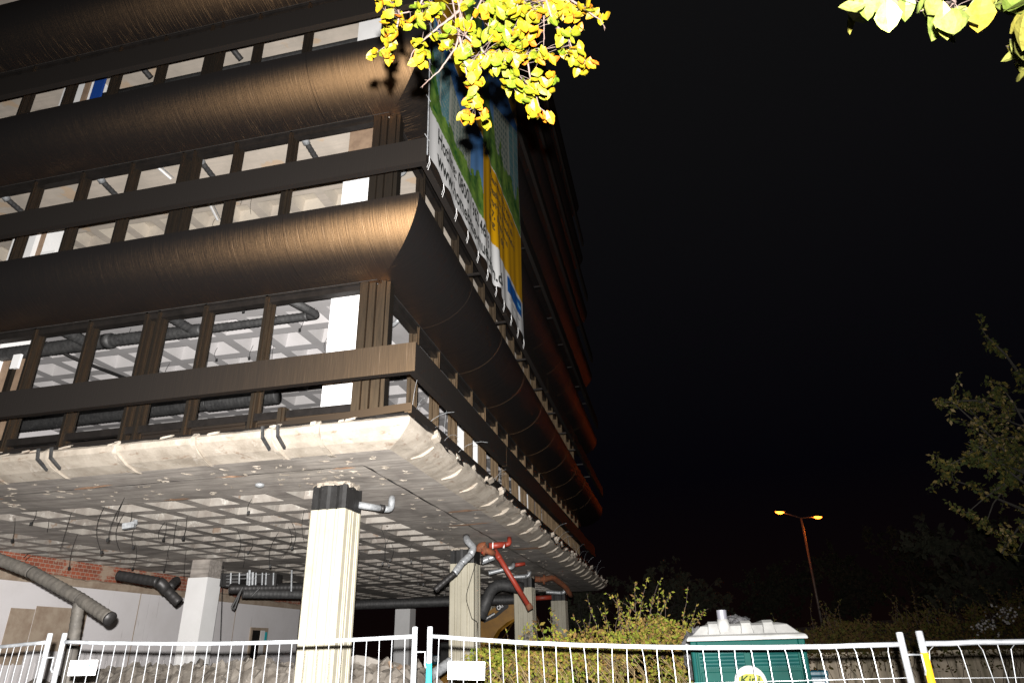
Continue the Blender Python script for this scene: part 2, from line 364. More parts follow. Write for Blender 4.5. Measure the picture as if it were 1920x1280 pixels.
# rust stains / spalled patches on the soffit
g = MB(); r2 = random.Random(3)
def blob(cx, cy, rx, ry, rot, z=SOF-.003, n=14, zz=.0):
    vs = []
    for i in range(n):
        a = 2*math.pi*i/n; k = r2.uniform(.55, 1.15); x = math.cos(a)*rx*k; y = math.sin(a)*ry*k
        vs.append((cx+x*math.cos(rot)-y*math.sin(rot), cy+x*math.sin(rot)+y*math.cos(rot), z+r2.uniform(-.012, 0)))
    vs.append((cx, cy, z-.02-zz)); g.add(vs, [(i, (i+1) % n, n) for i in range(n)])
for i in range(230):
    if i < 110: x, y = r2.uniform(-13, -3.8), r2.uniform(8.5, 10.1)
    else: x, y = r2.uniform(-6, -3.75), r2.uniform(9, 30)
    blob(x, y, r2.uniform(.02, .11), r2.uniform(.015, .05), r2.uniform(0, 3))
g.build('spalled_patch', 'edge', bld, kind='stuff')
g = MB()
for (x, y, a, b_) in [(-8.9, 9.0, .45, .05), (-6.4, 9.05, .3, .04), (-11.1, 9.25, .3, .04), (-3.9, 12.9, .5, .12), (-4.2, 14.4, .6, .10), (-3.85, 18.6, .5, .2), (-4.6, 9.1, .2, .05), (-8.3, 10.2, .25, .1)]:
    blob(x, y, a, b_, r2.uniform(-.2, .2), SOF-.006)
g.build('rust_stain', 'rust_stain', bld, kind='stuff')

# slab body (sides closed above the soffit)
def ringpt(along, d, z, side): 
    return (along, Y0-d, z) if side == 'A' else (X0+d, along, z)
EP = [(0, SOF), (.22, SOF+.07), (.30, SOF+.115), (.43, SOF+.20), (.448, SOF+.285), (.40, SOF+.33), (-.75, SOF+.33)]
def edge_strip(side, a, b, name, amp):
    mb = MB(); n = int(abs(b-a)/.12); vs = []; m_ = len(EP)
    sub = []
    for i in range(m_-1):
        for t in (0, .5): sub.append((EP[i][0]*(1-t)+EP[i+1][0]*t, EP[i][1]*(1-t)+EP[i+1][1]*t))
    sub.append(EP[-1]); m_ = len(sub)
    for i in range(n+1):
        al = a+(b-a)*i/n
        for j, (d, z) in enumerate(sub):
            e = al
            if side == 'A' and i == n: e = X0+d
            if side == 'B' and i == 0: e = Y0-d
            q_ = Vector(ringpt(e, d, z, side)); nz = noise.noise(q_*2.3)*.6+noise.noise(q_*7)*.5
            k = 0 if (j == 0 or i in (0, n)) else amp
            ch = max(0, noise.noise(q_*1.3+Vector((5, 0, 0)))-.25)*.35*(1 if side == 'B' and 3 < j < 10 else 0)
            dd = d+k*nz-ch*(0 if i in (0, n) else 1)
            vs.append(ringpt(e, dd, z+k*nz*.6, side))
    fs = [(i*m_+j, i*m_+j+1, (i+1)*m_+j+1, (i+1)*m_+j) for i in range(n) for j in range(m_-1)]
    mb.add(vs, fs); return mb.build(name, 'edge', bld, smooth=False)
edge_strip('A', XL, X0, 'slab_edge', .010); edge_strip('B', Y0, YE, 'slab_edge', .040)
g = MB(); g.add([(X0+p[0], YE, p[1]) for p in EP]+[(-8, YE, SOF+.33), (-8, YE, SOF)], [tuple(range(len(EP)+2))]); g.build('slab_end', 'edge', bld)
# ribs over the edge
def rib(side, al, wd=.07, seed=0):
    mb = MB(); rr = random.Random(seed); pr = [(-.02-.08*(seed % 3 == 0), SOF-.012), (.02, SOF-.02), (.24, SOF+.035), (.33, SOF+.08), (.455, SOF+.165), (.485, SOF+.29), (.42, SOF+.35)]
    bk = [(.30, SOF+.30), (.36, SOF+.22), (.28, SOF+.14), (.2, SOF+.09), (.1, SOF+.05), (0, SOF+.02), (-.1, SOF+.01)]
    poly = pr+bk; n = len(poly); sk = rr.uniform(-.05, .05)+(.25*rr.random() if side == 'B' else 0)
    vs = []
    for s_ in (0, 1):
        for i, (d, z) in enumerate(poly):
            if side == 'B': d = min(.41, max(.07, d)); z = max(SOF+.01, min(z, SOF+.17+.1*(seed % 2)))
            vs.append(ringpt(al+(s_-.5)*wd*rr.uniform(.6, 1.3)+sk*(d-.2), d+rr.uniform(-.014, .014), z, side))
    mb.add(vs, [tuple(range(n)), tuple(range(2*n-1, n-1, -1))]+[(i, i+n, (i+1) % n+n, (i+1) % n) for i in range(n)])
    return mb.build('edge_rib', 'edge', bld)
ra = [-4.47, -5.16, -6.36, -7.62, -8.82, -9.94, -11.1, -12.3, -13.5, -14.7]
for i, x in enumerate(ra): rib('A', x, .07, i)
for i in range(21): rib('B', 9.15+i*1.2+rnd.uniform(-.15, .15), rnd.uniform(.02, .055), 50+i)
# steel plates on the edge
for x in (-5.05, -5.28, -8.72, -8.95, -12.2):
    g = MB(); g.prism([(.25, SOF+.05), (.47, SOF+.17), (.50, SOF+.33), (.47, SOF+.34), (.44, SOF+.2), (.25, SOF+.09)], lambda p, t: (t, Y0-p[0]-.012, p[1]), x, x+.035)
    g.build('steel_bracket', 'duct', bld)
# dark membrane and twisted sill angle above the edge
def ragged(side, a, b, d0, z0, z1, name, mat, seed, amp=.05):
    mb = MB(); rr = random.Random(seed); n = int(abs(b-a)/.15); vs = []
    for i in range(n+1):
        al = a+(b-a)*i/n; t = abs(noise.noise(Vector((al*.9, seed, 0))))*amp*2
        for (d, z) in ((d0-.25, z1), (d0+rr.uniform(-.02, .02), z1-.01), (d0+.01, z0-t+rr.uniform(-.012, .012)), (d0-.25, z0)):
            vs.append(ringpt(al, d, z, side))
    mb.add(vs, [(i*4+j, i*4+(j+1) % 4, (i+1)*4+(j+1) % 4, (i+1)*4+j) for i in range(n) for j in range(4)]); return mb.build(name, mat, bld)
ragged('A', -14, X0+.40, .40, SOF+.30, SOF+.37, 'torn_membrane', 'dark_metal', 2)
ragged('B', Y0-.2, YE-1, .43, SOF+.29, SOF+.38, 'torn_membrane', 'dark_metal', 4, .12)
g = MB(); r4 = random.Random(12)
for i in range(26):          # lumps of broken screed on the B edge
    y = 9.0+i*.95+r4.uniform(-.2, .2); c = Vector((X0+.45+r4.uniform(-.05, .05), y, SOF+.29))
    for k in range(3):
        g.obox(c+Vector((r4.uniform(-.06, .06), r4.uniform(-.12, .12), r4.uniform(-.04, .05))), [(1, r4.uniform(-.5, .5), .3), (0, 1, r4.uniform(-.5, .5)), (r4.uniform(-.4, .4), 0, 1)], (r4.uniform(.02, .06), r4.uniform(.03, .10), r4.uniform(.015, .04)))
for i in range(14):
    x = X0-.3-i*.75+r4.uniform(-.2, .2)
    for k in range(2): g.obox((x+r4.uniform(-.1, .1), Y0-.41, SOF+.33+r4.uniform(-.02, .02)), [(1, .2, .2), (0, 1, .3), (.2, 0, 1)], (r4.uniform(.03, .08), .03, .015))
g.build('broken_screed', 'edge', bld, kind='stuff')
g = MB(); r4 = random.Random(5)
for i in range(34):          # bare reinforcement bars sticking out
    y = 8.2+r4.random()**1.5*22; x = X0+.35+r4.uniform(-.1, .1); p = Vector((x, y, SOF+.33)); pts = [p]
    d = Vector((r4.uniform(-.1, .5), r4.uniform(-.6, .2), r4.uniform(.3, 1))).normalized()
    for k in range(5): p = p+d*.12; d = (d+Vector((.05, -.1, -.28))).normalized(); pts.append(p)
    g.tube(pts, .0028, 4)
g.build('bent_rebar', 'galv', bld, kind='stuff')

# storeys above: ceilings
CZ = [8.16, 11.75, 15.38, 19.1, 22.8, 26.5]
def store_grid():
    xs_ = []; k = -5.75
    while k > -17.5:
        xs_.append((k-.32, k+.32)); k -= P_
    ys_ = []; k = 11.0
    while k < 33:
        ys_.append((k-.32, k+.32)); k += P_
    return xs_[::-1], ys_
gx, gy = store_grid()
for i, z in enumerate(CZ):
    mb = MB(); waffle(mb, gx, gy, (XL, X0-.6), (Y0+.62, YE), z, .30, .08)
    mats = ['ceiling_rib', 'ceiling_white'] if i == 0 else ['ceiling_raw', 'ceiling_raw_light']
    mb.cur = 0; mb.build('coffered_ceiling', mats, bld)
    g = MB(); g.box(XL, X0-.62, Y0+.64, YE-.02, z+.31, z+.36); g.build('floor_slab', 'ceiling_raw', bld)
# inside back walls on every level so the block is not hollow
for i, z in enumerate(CZ):
    zb = (SOF+.34) if i == 0 else CZ[i-1]+.37
    g = MB(); g.box(-17.6, -17.4, 12.0, YE-.5, zb, z-.004); g.box(-17.39, -6, YE-.4, YE-.2, zb, z-.004); g.build('core_wall', 'plaster', bld)
g = MB(); g.box(XL, X0-.62, Y0+.66, YE-.03, 27.0, 27.4); g.build('roof', 'dark_metal', bld)
g = MB(); g.box(XL-.2, XL, Y0, YE, SOF+.34, 27.0); g.build('party_wall', 'soffit', bld)

# spandrel panels: quarter-ellipse bronze sheets, mitred at the corner
def barrel_prof(zb, zt, n=14):
    out = [(BD+(BU-BD)*math.cos(math.pi/2*i/n), zt-(zt-zb)*math.sin(math.pi/2*i/n)) for i in range(n+1)]
    return out
def spandrel(side, a, b, lv, name='spandrel_panel', parent=bld, capA=True):
    zb, zt = BZ[lv]; pr = barrel_prof(zb, zt); arc = [0]
    for i in range(1, len(pr)): arc.append(arc[-1]+math.dist(pr[i], pr[i-1]))
    full = pr+[(BD, zt-.02), (BD+.3, zt+.004)]
    full = pr+[(BD-.05, zb+.002), (BD-.05, zt), ]; arcs = arc+[arc[-1]+.1, arc[-1]+.9]
    nseg = max(1, int(abs(b-a)/.6)); rings = []; uv = []
    for i in range(nseg+1):
        al = a+(b-a)*i/nseg
        for j, (d, z) in enumerate(full):
            e = al
            if side == 'A' and i == nseg and abs(b-X0) < 1e-3: e = X0+d
            if side == 'B' and i == 0 and abs(a-Y0) < 1e-3: e = Y0-d
            rings.append(ringpt(e, d, z, side)); uv.append((e+(0 if side == 'A' else 50)+lv*7.3, arcs[j]))
    n = len(full); mb = MB(); mb.v = rings; mb.uv = uv
    mb.f = [(i*n+k, i*n+(k+1) % n, (i+1)*n+(k+1) % n, (i+1)*n+k) for i in range(nseg) for k in range(n)]
    mb.f += [tuple(range(n-1, -1, -1)), tuple(nseg*n+k for k in range(n))]; mb.mi = [0]*len(mb.f)
    o = mb.build(name, 'bronze', parent)
    me = o.data
    sm = np.zeros(len(me.polygons), bool); 
    for p in me.polygons: sm[p.index] = len(p.vertices) == 4
    me.polygons.foreach_set('use_smooth', sm)
    me.set_sharp_from_angle(angle=R(40))
    return o
seamsA = [X0, -5.45, -7.87, -10.29, -12.7, -15.1, -17.5, -20, XL]
seamsB = [Y0]+[10.9+2.4*k for k in range(9)]+[YE+.5]
for lv in range(6):
    for i in range(len(seamsA)-1):
        if i > 5: continue
        a, b = seamsA[i+1], seamsA[i]
        if i > 0: b -= .007
        if lv > 2 and i > 2: continue
        spandrel('A', a, b, lv)
    for i in range(len(seamsB)-1):
        a, b = seamsB[i], seamsB[i+1]
        if i > 0: a += .007
        if lv >= 4: continue
        spandrel('B', a, b, lv)
for lv in (4, 5):
    spandrel('A', XL, X0, lv); spandrel('B', Y0, YE+.5, lv)

# sunshade rails (fascias)
def rail(side, a, b, lv, end=None):
    z0, z1, d = FZ[lv]; pr = [(d, z0), (d, z1), (d-.11, z1), (d-.11, z0)]; mb = MB(); rings = []; uv = []
    for i, al in enumerate((a, b)):
        for j, (dd, z) in enumerate(pr):
            e = al
            if side == 'A' and abs(al-X0) < 1e-3: e = X0+dd
            if side == 'B' and abs(al-Y0) < 1e-3: e = Y0-dd
            rings.append(ringpt(e, dd, z, side)); uv.append((e+lv*3+(0 if side == 'A' else 40), z+j*.1))
    mb.v = rings; mb.uv = uv; mb.f = [(k, (k+1) % 4, 4+(k+1) % 4, 4+k) for k in range(4)]+[(3, 2, 1, 0), (4, 5, 6, 7)]; mb.mi = [0]*6
    return mb.build('sunshade_rail', 'rail', bld)
for lv in range(6):
    rail('A', -8.46, X0, lv); rail('A', -13.3, -8.466, lv); rail('A', XL, -13.306, lv)
    rail('B', Y0, 13.2, lv)
    ye = 28.9 if lv == 0 else YE
    for a in np.arange(13.206, ye-1, 5.22): rail('B', a, min(a+5.214, ye), lv)

# mullions : stepped bronze section, ribs on the side the flash catches
WY = Y0-BD      # window plane
WX = X0+BD
def mullion_bm(side, al, z0, z1, wd=.155, deep=.24):
    mb = MB(); h = wd/2
    def q(u, d): return (al+u, WY-d) if side == 'A' else (WX+d, al+u)
    def bx(u0, u1, d0, d1):
        p = [q(u0, d0), q(u1, d0), q(u1, d1), q(u0, d1)]
        mb.add([(*a, z0) for a in p]+[(*a, z1) for a in p], [(0, 3, 2, 1), (4, 5, 6, 7), (0, 1, 5, 4), (1, 2, 6, 5), (2, 3, 7, 6), (3, 0, 4, 7)])
    bx(-h*.62, h*.62, -.07, .02); bx(-h, h, -.14, -.072)
    bx(-h*.30, h*.30, .022, .045)
    bx(-h*1.12, -h*1.002, -.12, -.09); bx(h*1.002, h*1.12, -.12, -.09)
    return mb
def zr(lv): return (SOF+.33, BZ[0][0]-.0) if lv == 0 else (BZ[lv-1][1]-.05, BZ[lv][0])
xa = [-6.22-1.18*k for k in range(0, 8)]
yb = [10.82+1.2*k for k in range(0, 19)]
for lv in range(3):
    z0, z1 = zr(lv)
    for x in xa: mullion_bm('A', x, z0, z1).build('mullion', 'mullion', bld)
    mullion_bm('A', -8.32-(.0), z0, z1, .13).build('mullion', 'mullion', bld)
for lv in range(4):
    z0, z1 = zr(lv)
    for y in yb: mullion_bm('B', y, z0, z1).build('mullion', 'mullion', bld)
for i, y in enumerate((33.2, 33.9)):
    mullion_bm('B', y, SOF+.33, 5.3+.5*i, .14).build('mullion', 'mullion', bld, label='cut off stub of a bronze mullion at the far end')
mm = MB()
for lv in (3, 4, 5):
    z0, z1 = zr(lv)
    for x in xa[:4]:
        b_ = mullion_bm('A', x, z0, z1); mm.add(b_.v, b_.f)
    if lv > 3:
        for y in yb: b_ = mullion_bm('B', y, z0, z1); mm.add(b_.v, b_.f)
mm.build('mullion', 'mullion', bld, kind='stuff')
for lv in range(2):            # thin intermediate posts below the rail
    z0, z1 = zr(lv); zt = FZ[lv][0]+.1
    for x in ([-5.68, -11.9] if lv == 0 else [-5.68, -9.75+.6]):
        g = MB(); g.box(x-.065, x+.065, WY-.04, WY+.10, z0, zt); g.box(x-.02, x+.02, WY-.07, WY-.042, z0, zt); g.build('thin_post', 'mullion', bld)
# corner post cluster
for lv in range(6):
    z0, z1 = zr(lv); g = MB()
    for x0, x1, y0, y1 in [(-4.52, -4.385, WY-.02, WY+.22), (-4.38, -4.27, WY+.03, WY+.24), (-4.265, -4.19, WY+.09, WY+.26), (-4.16, -4.09, WY+.02, WY+.13), (-4.085, -4.02, WY+.06, WY+.16), (-4.17, -4.05, WY+.135, WY+.3)]:
        g.box(x0, x1, y0, y1, z0, z1)
    g.build('corner_post', 'mullion', bld)
# window heads, transoms behind the rails, low aprons
for lv in range(5):
    zb = BZ[lv][0]
    g = MB(); g.box(XL, WX-.34, WY-.01, WY+.12, zb-.13, zb+.02); g.box(XL, WX-.34, WY-.045, WY-.012, zb-.03, zb-.001); g.build('window_head', 'dark_metal', bld)
    g = MB(); g.box(WX-.12, WX+.01, WY+.14, YE-.4, zb-.16, zb+.02); g.box(WX+.012, WX+.04, WY+.14, YE-.4, zb-.025, zb-.001); g.build('window_head', 'dark_metal', bld)
    z0, z1, d = FZ[lv]
    g = MB(); g.box(XL, WX-.34, WY+.0, WY+.10, z0-.06, z0+.06); g.build('transom', 'dark_metal', bld)
    g = MB(); g.box(WX-.10, WX, WY+.3, YE-.4 if lv else 29, z0-.06, z0+.06); g.build('transom', 'dark_metal', bld)
    if 0 < lv < 3:
        for y in yb[1::2]:
            g = MB(); g.box(WX+.06, X0+d-.112, y-.025, y+.025, z1-.06, z1-.01); g.build('rail_bracket', 'dark_metal', bld)
# thin grey strips added as glints of light along the sheets' lower edges
for lv in range(3):
    zb = BZ[lv][0]; g = MB(); g.box(XL, WX-.02, WY-.052, WY-.047, zb-.006, zb+.006); g.build('glint_strip', 'duct', bld)
    g = MB(); g.box(WX+.045, WX+.05, WY, YE-.4, zb-.006, zb+.006); g.build('glint_strip', 'duct', bld)
# apron panels in the lowest strip
g = MB()
edges = [-4.53]+[-5.1-.02]+[]
for a, b in [(-6.11, -4.53), (-7.29, -6.33), (-8.22, -7.51), (-9.65, -8.68), (-10.83, -9.87), (-12.0, -11.05), (-13.2, -12.25)]:
    g = MB(); zt = 5.25 if a > -9 else 5.17
    g.box(a, b, WY+.05, WY+.09, SOF+.33, zt); g.box(a, b, WY+.02, WY+.12, zt+.001, zt+.07)
    if a < -9: pass
    g.build('apron_panel', 'rail', bld)
# sill angle lying on the slab edge at the corner
g = MB(); g.prism([(0, 0), (.09, 0), (.09, .03), (.012, .03), (.012, .11), (0, .11)], lambda p, t: (t, Y0-.36+p[0]+(.0 if t > -4 else .12), SOF+.345+p[1]+(.06 if t > -4 else .0)), -5.4, X0+.42); g.build('loose_sill_angle', 'rail', bld)
g = MB(); g.prism([(0, 0), (.10, 0), (.10, .03), (.012, .03), (.012, .12), (0, .12)], lambda p, t: (X0+.44-p[0], t, SOF+.36+p[1]), Y0-.38, 27); g.build('sill_angle', 'rail', bld)

# ---- columns
def flute_plan(h, n=4, g_=.014, c=.02):
    pts = []; g_ = .030
    side = []
    xs_ = np.linspace(-h, h, n+1)
    for i in range(n):
        a, b = xs_[i], xs_[i+1]
        if i: side += [(a+.012, 0)]
        else: side += [(a+c, 0)]
        mid = (b-a)
        side += [(a+mid*.30, 0), (a+mid*.36, .010), (a+mid*.64, .010), (a+mid*.70, 0)] if i % 2 else []
        if i < n-1: side += [(b-.018, 0), (b-.012, -g_), (b+.006, -g_)]
        else: side += [(b-c, 0)]
    for k in range(4):
        a = math.pi/2*k; ca, sa = math.cos(a), math.sin(a)
        for u, o in side:
            x, y = u, -(h+o); pts.append((x*ca-y*sa, x*sa+y*ca))
    return pts
def column(cx, cy, h, name, clad, zc, zb, band='black', seed=0, z_floor=-.1):
    col = MB(); rr = random.Random(seed)
    n = 10; core = h-.05
    col.box(cx-core, cx+core, cy-core, cy+core, zb-.05, SOF+.002)
    c = col.build('column', 'edge', bld)
    pl = flute_plan(h) if clad == 'cream' else [(-h, -h), (h, -h), (h, h), (-h, h)]
    mb = MB(); mb.prism(pl, lambda p, t: (cx+p[0], cy+p[1], t), z_floor, zc); mb.build('cladding', clad, c)
    mb = MB()
    if band:
        hb = h-.012; N = 44; vs = []; per = []
        for k in range(N):
            t = k/N*4; s_ = int(t); u = (t-s_)*2-1; a = math.pi/2*s_; x, y = u*hb, -hb
            st = .012*(1 if (k // 3) % 2 else 0); y -= st
            per.append((x*math.cos(a)-y*math.sin(a), x*math.sin(a)+y*math.cos(a)))
        vs = [(cx+p[0], cy+p[1], zc+.002) for p in per]+[(cx+p[0], cy+p[1], zb+rr.uniform(-.018, .012)) for p in per]
        mb.add(vs, [(k, (k+1) % N, N+(k+1) % N, N+k) for k in range(N)]); mb.build('black_collar', 'black', c)
        mb = MB()
        for k in range(40):
            p = per[rr.randrange(N)]; mb.obox((cx+p[0]*.93, cy+p[1]*.93, zb+.015), [(1, rr.random(), 0), (0, 1, rr.random()), (rr.random(), 0, 1)], (rr.uniform(.02, .06), rr.uniform(.02, .05), rr.uniform(.01, .035)))
        mb.build('broken_capping', 'edge', c)
    else:
        mb = MB(); mb.box(cx-h+.03, cx+h-.03, cy-h+.03, cy+h-.03, zc, SOF+.001); mb.build('bare_head', 'soffit', c)
    return c
column(-5.21, 10.15, .30, 'column', 'cream', 4.015, 4.40, seed=1)
column(-5.40, 18.08, .33, 'column', 'cream', 4.05, 4.41, seed=2)
column(-5.47, 26.0, .34, 'column', 'cream', 4.05, 4.40, seed=3)
column(-5.45, 33.75, .34, 'column', 'cream', 4.05, 4.39, seed=4)
column(-12.85, 17.55, .31, 'column', 'white_clad', 3.98, 4.3, None, 5)
column(-13.0, 33.4, .38, 'column', 'white_clad', 3.95, 4.3, None, 6)
column(-9.2, 34.6, .34, 'column', 'cream', 4.1, 4.4, None, 7)
# inner columns upstairs, boxed white
for lv in range(4):
    z0 = SOF+.34 if lv == 0 else CZ[lv-1]+.37; z1 = CZ[lv]-.003
    for (cx, cy) in ((-5.21, 10.15), (-13.1, 10.15), (-5.3, 18.1), (-5.3, 26)):
        g = MB(); g.box(cx-.30, cx+.32, cy-.30, cy+.3, z0, z1-(.0 if lv != 1 else .62)); o = g.build('boxed_column', 'white_clad', bld)
        if lv == 1 and cx > -6:
            g = MB(); g.box(cx-.27, cx+.29, cy-.27, cy+.27, z1-.618, z1); g.build('bare_head', 'wood', o)

# ---- wall at the back of the ground storey
wl = thing('brick_wall', 'white plastered wall with bare red bricks along its top at the back of the open storey', 'wall', (-16.0, 20, 0))
WXp = -16.0
g = MB(); g.box(WXp-.25, WXp, 9.5, 28.6, -.1, 3.86)
g.build('plaster_face', 'plaster', wl)
g = MB(); g.add([(WXp-.02, 9.5, 3.8), (WXp-.02, 28.6, 3.8), (WXp-.02, 28.6, SOF-.003), (WXp-.02, 9.5, SOF-.003)], [(0, 1, 2, 3)], [(9.5, 3.8), (28.6, 3.8), (28.6, SOF), (9.5, SOF)])
g.add([(WXp-.25, 9.5, 3.86), (WXp-.25, 28.6, 3.86), (WXp-.25, 28.6, SOF-.003), (WXp-.25, 9.5, SOF-.003)], [(3, 2, 1, 0)], [(9.5, 3.8), (28.6, 3.8), (28.6, SOF), (9.5, SOF)])
g.build('brick_course', 'brick', wl)
g = MB(); r5 = random.Random(9); n = 90; vs = []
for i in range(n+1):
    y = 9.5+19.1*i/n; h1 = 3.86+.12*noise.noise(Vector((y*.8, 1, 0)))+r5.uniform(-.02, .02)
    vs += [(WXp+.004, y, 3.80), (WXp+.035, y, 3.84), (WXp+.03, y, h1+.13), (WXp-.02, y, h1+.17)]
g.add(vs, [(i*4+j, (i+1)*4+j, (i+1)*4+j+1, i*4+j+1) for i in range(n) for j in range(3)]); g.build('mortar_strip', 'mortar', wl)
for (y0, y1, z0, z1, m_) in [(14.6, 15.3, 1.9, 3.18, 'mortar'), (15.32, 17.0, 2.2, 3.26, 'mortar'), (13.6, 14.5, .6, 1.95, 'mortar')]:
    g = MB(); g.box(WXp+.002, WXp+.012, y0, y1, z0, z1); g.build('bare_patch', m_, wl, label='unpainted brown patch where something was taken off the wall')
for y in (18.9, 21.3, 23.9): 
    g = MB(); g.box(WXp+.002, WXp+.008, y, y+.03, .2, 3.8); g.build('panel_joint', 'mortar', wl)
g = MB()
for k in range(40): g.box(WXp+.002, WXp+.02, 14+k*.34, 14.05+k*.34, 0, 1.93)
g.build('ribbed_dado', 'plaster', wl)
g = MB(); g.box(WXp+.003, WXp+.05, 25.0, 26.2, 1.3, 3.0); d_ = g.build('door_frame', 'mortar', wl)
g = MB(); g.box(WXp+.052, WXp+.06, 25.12, 25.62, 1.3, 2.9); g.build('dark_opening', 'dark_metal', d_)
g = MB(); g.box(WXp+.052, WXp+.07, 25.66, 25.95, 1.3, 2.9); g.build('white_panel', 'white_clad', d_)
g = MB(); g.box(WXp+.052, WXp+.07, 25.97, 26.12, 2.5, 2.85); g.build('teal_tag', 'teal_paint', d_)

# ================================================================ ducts and pipes
def spiral(mb, a, b, r_, n=16, pitch=.09, amp=.006):
    a = Vector(a); b = Vector(b); L = (b-a).length; k = max(2, int(L/pitch*3)); P = []; Rr = []
    for i in range(k+1):
        P.append(a+(b-a)*i/k); Rr.append(r_+(amp if i % 3 == 0 else 0))
    return mb.tube(P, Rr, n)
def bend(mb, pts, r_, n=14, seg=6, fl=False):
    P = [Vector(p) for p in pts]; out = [P[0]]
    for i in range(1, len(P)-1):
        a, b, c = P[i-1], P[i], P[i+1]; t = min((a-b).length, (c-b).length)*.45
        p0 = b+(a-b).normalized()*t; p1 = b+(c-b).normalized()*t
        for k in range(seg+1):
            s_ = k/seg; out.append(p0*(1-s_)**2+b*2*s_*(1-s_)+p1*s_*s_)
    out.append(P[-1]); return mb.tube(out, r_, n)
def duct(name, label, cat, parts, group=None):
    base = Vector(parts[0][1][0]); t = thing(name, label, cat, base, group)
    for (pn, pts, r_, mat, kind) in parts:
        mb = MB()
        if kind == 's':
            for i in range(len(pts)-1): spiral(mb, pts[i], pts[i+1], r_)
        elif kind == 'e':      # open end: collar
            mb.tube(pts, r_*1.03, 16)
        else: bend(mb, pts, r_)
        mb.build(pn, mat, t, smooth=True)
    return t
A = atD
p0, p1, p2, p3 = A(-70, 1022, 13.2), A(60, 1072, 12.3), A(150, 1122, 11.6), A(205, 1158, 11.1)
q0, q1 = A(148, 1130, 11.6), A(124, 1290, 11.5)
duct('ventilation_duct', 'long grey spiral duct with a downward branch hanging askew at the left under the soffit', 'duct',
     [('pipe', [p0, p1, p2, p3], .080, 'duct_dusty', 's'), ('branch', [q0, q1], .072, 'duct_dusty', 's'), ('end_collar', [p3, p3+(p3-p2).normalized()*.03], .086, 'duct_black', 'e')])
for (x, y, D_) in ((75, 1082, 12.3), (94, 1113, 11.9)):
    pass
b0, b1, b2 = A(222, 1078, 15.0), A(296, 1090, 14.6), A(306, 1096, 14.6)
duct('ventilation_duct', 'short black ribbed duct with bent flexible elbow hanging in front of the white wall', 'duct',
     [('pipe', [b0, b1], .085, 'duct_black', 's'), ('elbow', [b1, A(303, 1094, 14.6), A(313, 1107, 14.6)], .10, 'duct_black', 'b'),
      ('pipe', [A(311, 1104, 14.6), A(336, 1129, 14.5)], .085, 'duct_black', 's'), ('stub', [A(318, 1100, 14.8), A(331, 1087, 15.1)], .075, 'duct_black', 's')])
duct('galvanised_pipe', 'galvanised pipe with upturned elbow beside the black collar of the nearest column', 'pipe',
     [('pipe', [onZ(672, 946, 4.16), onZ(716, 953, 4.14)], .055, 'galv', 'b'), ('elbow', [onZ(716, 953, 4.14), onZ(733, 955, 4.14), onZ(735, 934, 4.33), onZ(735, 934, 4.45)], .055, 'galv', 'b'),
      ('clamp', [onZ(713, 952, 4.14), onZ(719, 953, 4.14)], .062, 'duct_black', 'e')])
k0 = A(876, 1014, 15.4); k1 = A(884, 1030, 15.3); k2 = A(882, 1040, 15.2); k3 = A(852, 1074, 15.0); k4 = A(815, 1106, 14.9)
duct('galvanised_pipe', 'kinked galvanised pipe with black tail hanging in front of the second column', 'pipe',
     [('pipe', [A(874, 1006, 15.6), k0, A(889, 1026, 15.3), k2], .075, 'galv', 'b'), ('pipe', [k2, A(866, 1055, 15.1), k3], .07, 'galv', 's'), ('tail', [k3, k4], .065, 'duct_black', 's')])
R_ = lambda x, y, D_: A(x, y, D_)
duct('red_pipe', 'long straight red pipe dangling diagonally between the second and third columns', 'pipe',
     [('pipe', [R_(927, 1030, 17.2), R_(993, 1138, 17.4)], .062, 'red', 'b'), ('socket', [R_(990, 1132, 17.4), R_(995, 1142, 17.4)], .075, 'rust', 'e'), ('socket', [R_(933, 1040, 17.2), R_(937, 1047, 17.2)], .07, 'red', 'e')])
duct('red_pipe', 'short horizontal red pipe with upturned bend near the soffit right of the second column', 'pipe',
     [('pipe', [R_(917, 1023, 16.9), R_(948, 1020, 17)], .07, 'red', 'b'), ('elbow', [R_(946, 1020.5, 17), R_(955, 1019, 17), R_(955, 1008, 17.1)], .055, 'red', 'b'),
      ('clamp', [R_(923, 1022, 16.9), R_(925, 1022, 16.9)], .078, 'white_clad', 'e'), ('clamp', [R_(943, 1021, 17), R_(946, 1021, 17)], .078, 'white_clad', 'e'), ('joint', [R_(905, 1028, 16.9), R_(916, 1033, 16.9), R_(926, 1037, 17)], .075, 'rust', 'b')])
duct('rusty_fitting', 'tangle of rusty pipe fittings against the collar of the second column', 'pipe fitting',
     [('elbow', [R_(899, 1034, 17), R_(901, 1024, 17), R_(911, 1023, 17)], .10, 'rust', 'b'), ('flange', [R_(907, 1030, 16.9), R_(911, 1031, 16.9)], .13, 'rust', 'e'), ('stub', [R_(903, 1033, 16.9), R_(918, 1034, 17)], .06, 'red', 'b')])
duct('galvanised_pipe', 'open galvanised pipe stub hanging behind the collar of the second column', 'pipe',
     [('pipe', [R_(903, 1052, 17.8), R_(916, 1047, 17.8), R_(926, 1043, 17.8)], .08, 'galv', 's'), ('mouth', [R_(902, 1049, 17.8), R_(906, 1049, 17.8)], .10, 'duct_black', 'e')])
duct('galvanised_pipe', 'galvanised pipe with elbow crossing behind the dangling red pipe', 'pipe',
     [('pipe', [R_(916, 1074, 21), R_(948, 1066, 21)], .06, 'galv', 's'), ('elbow', [R_(948, 1066, 21), R_(962, 1063, 21), R_(963, 1055, 21.2)], .06, 'galv', 'b')])
duct('red_pipe', 'small red pipe stub near the soffit behind the dangling red pipe', 'pipe', [('pipe', [R_(964, 1059, 21.5), R_(984, 1056, 21.6)], .055, 'red', 'b')])
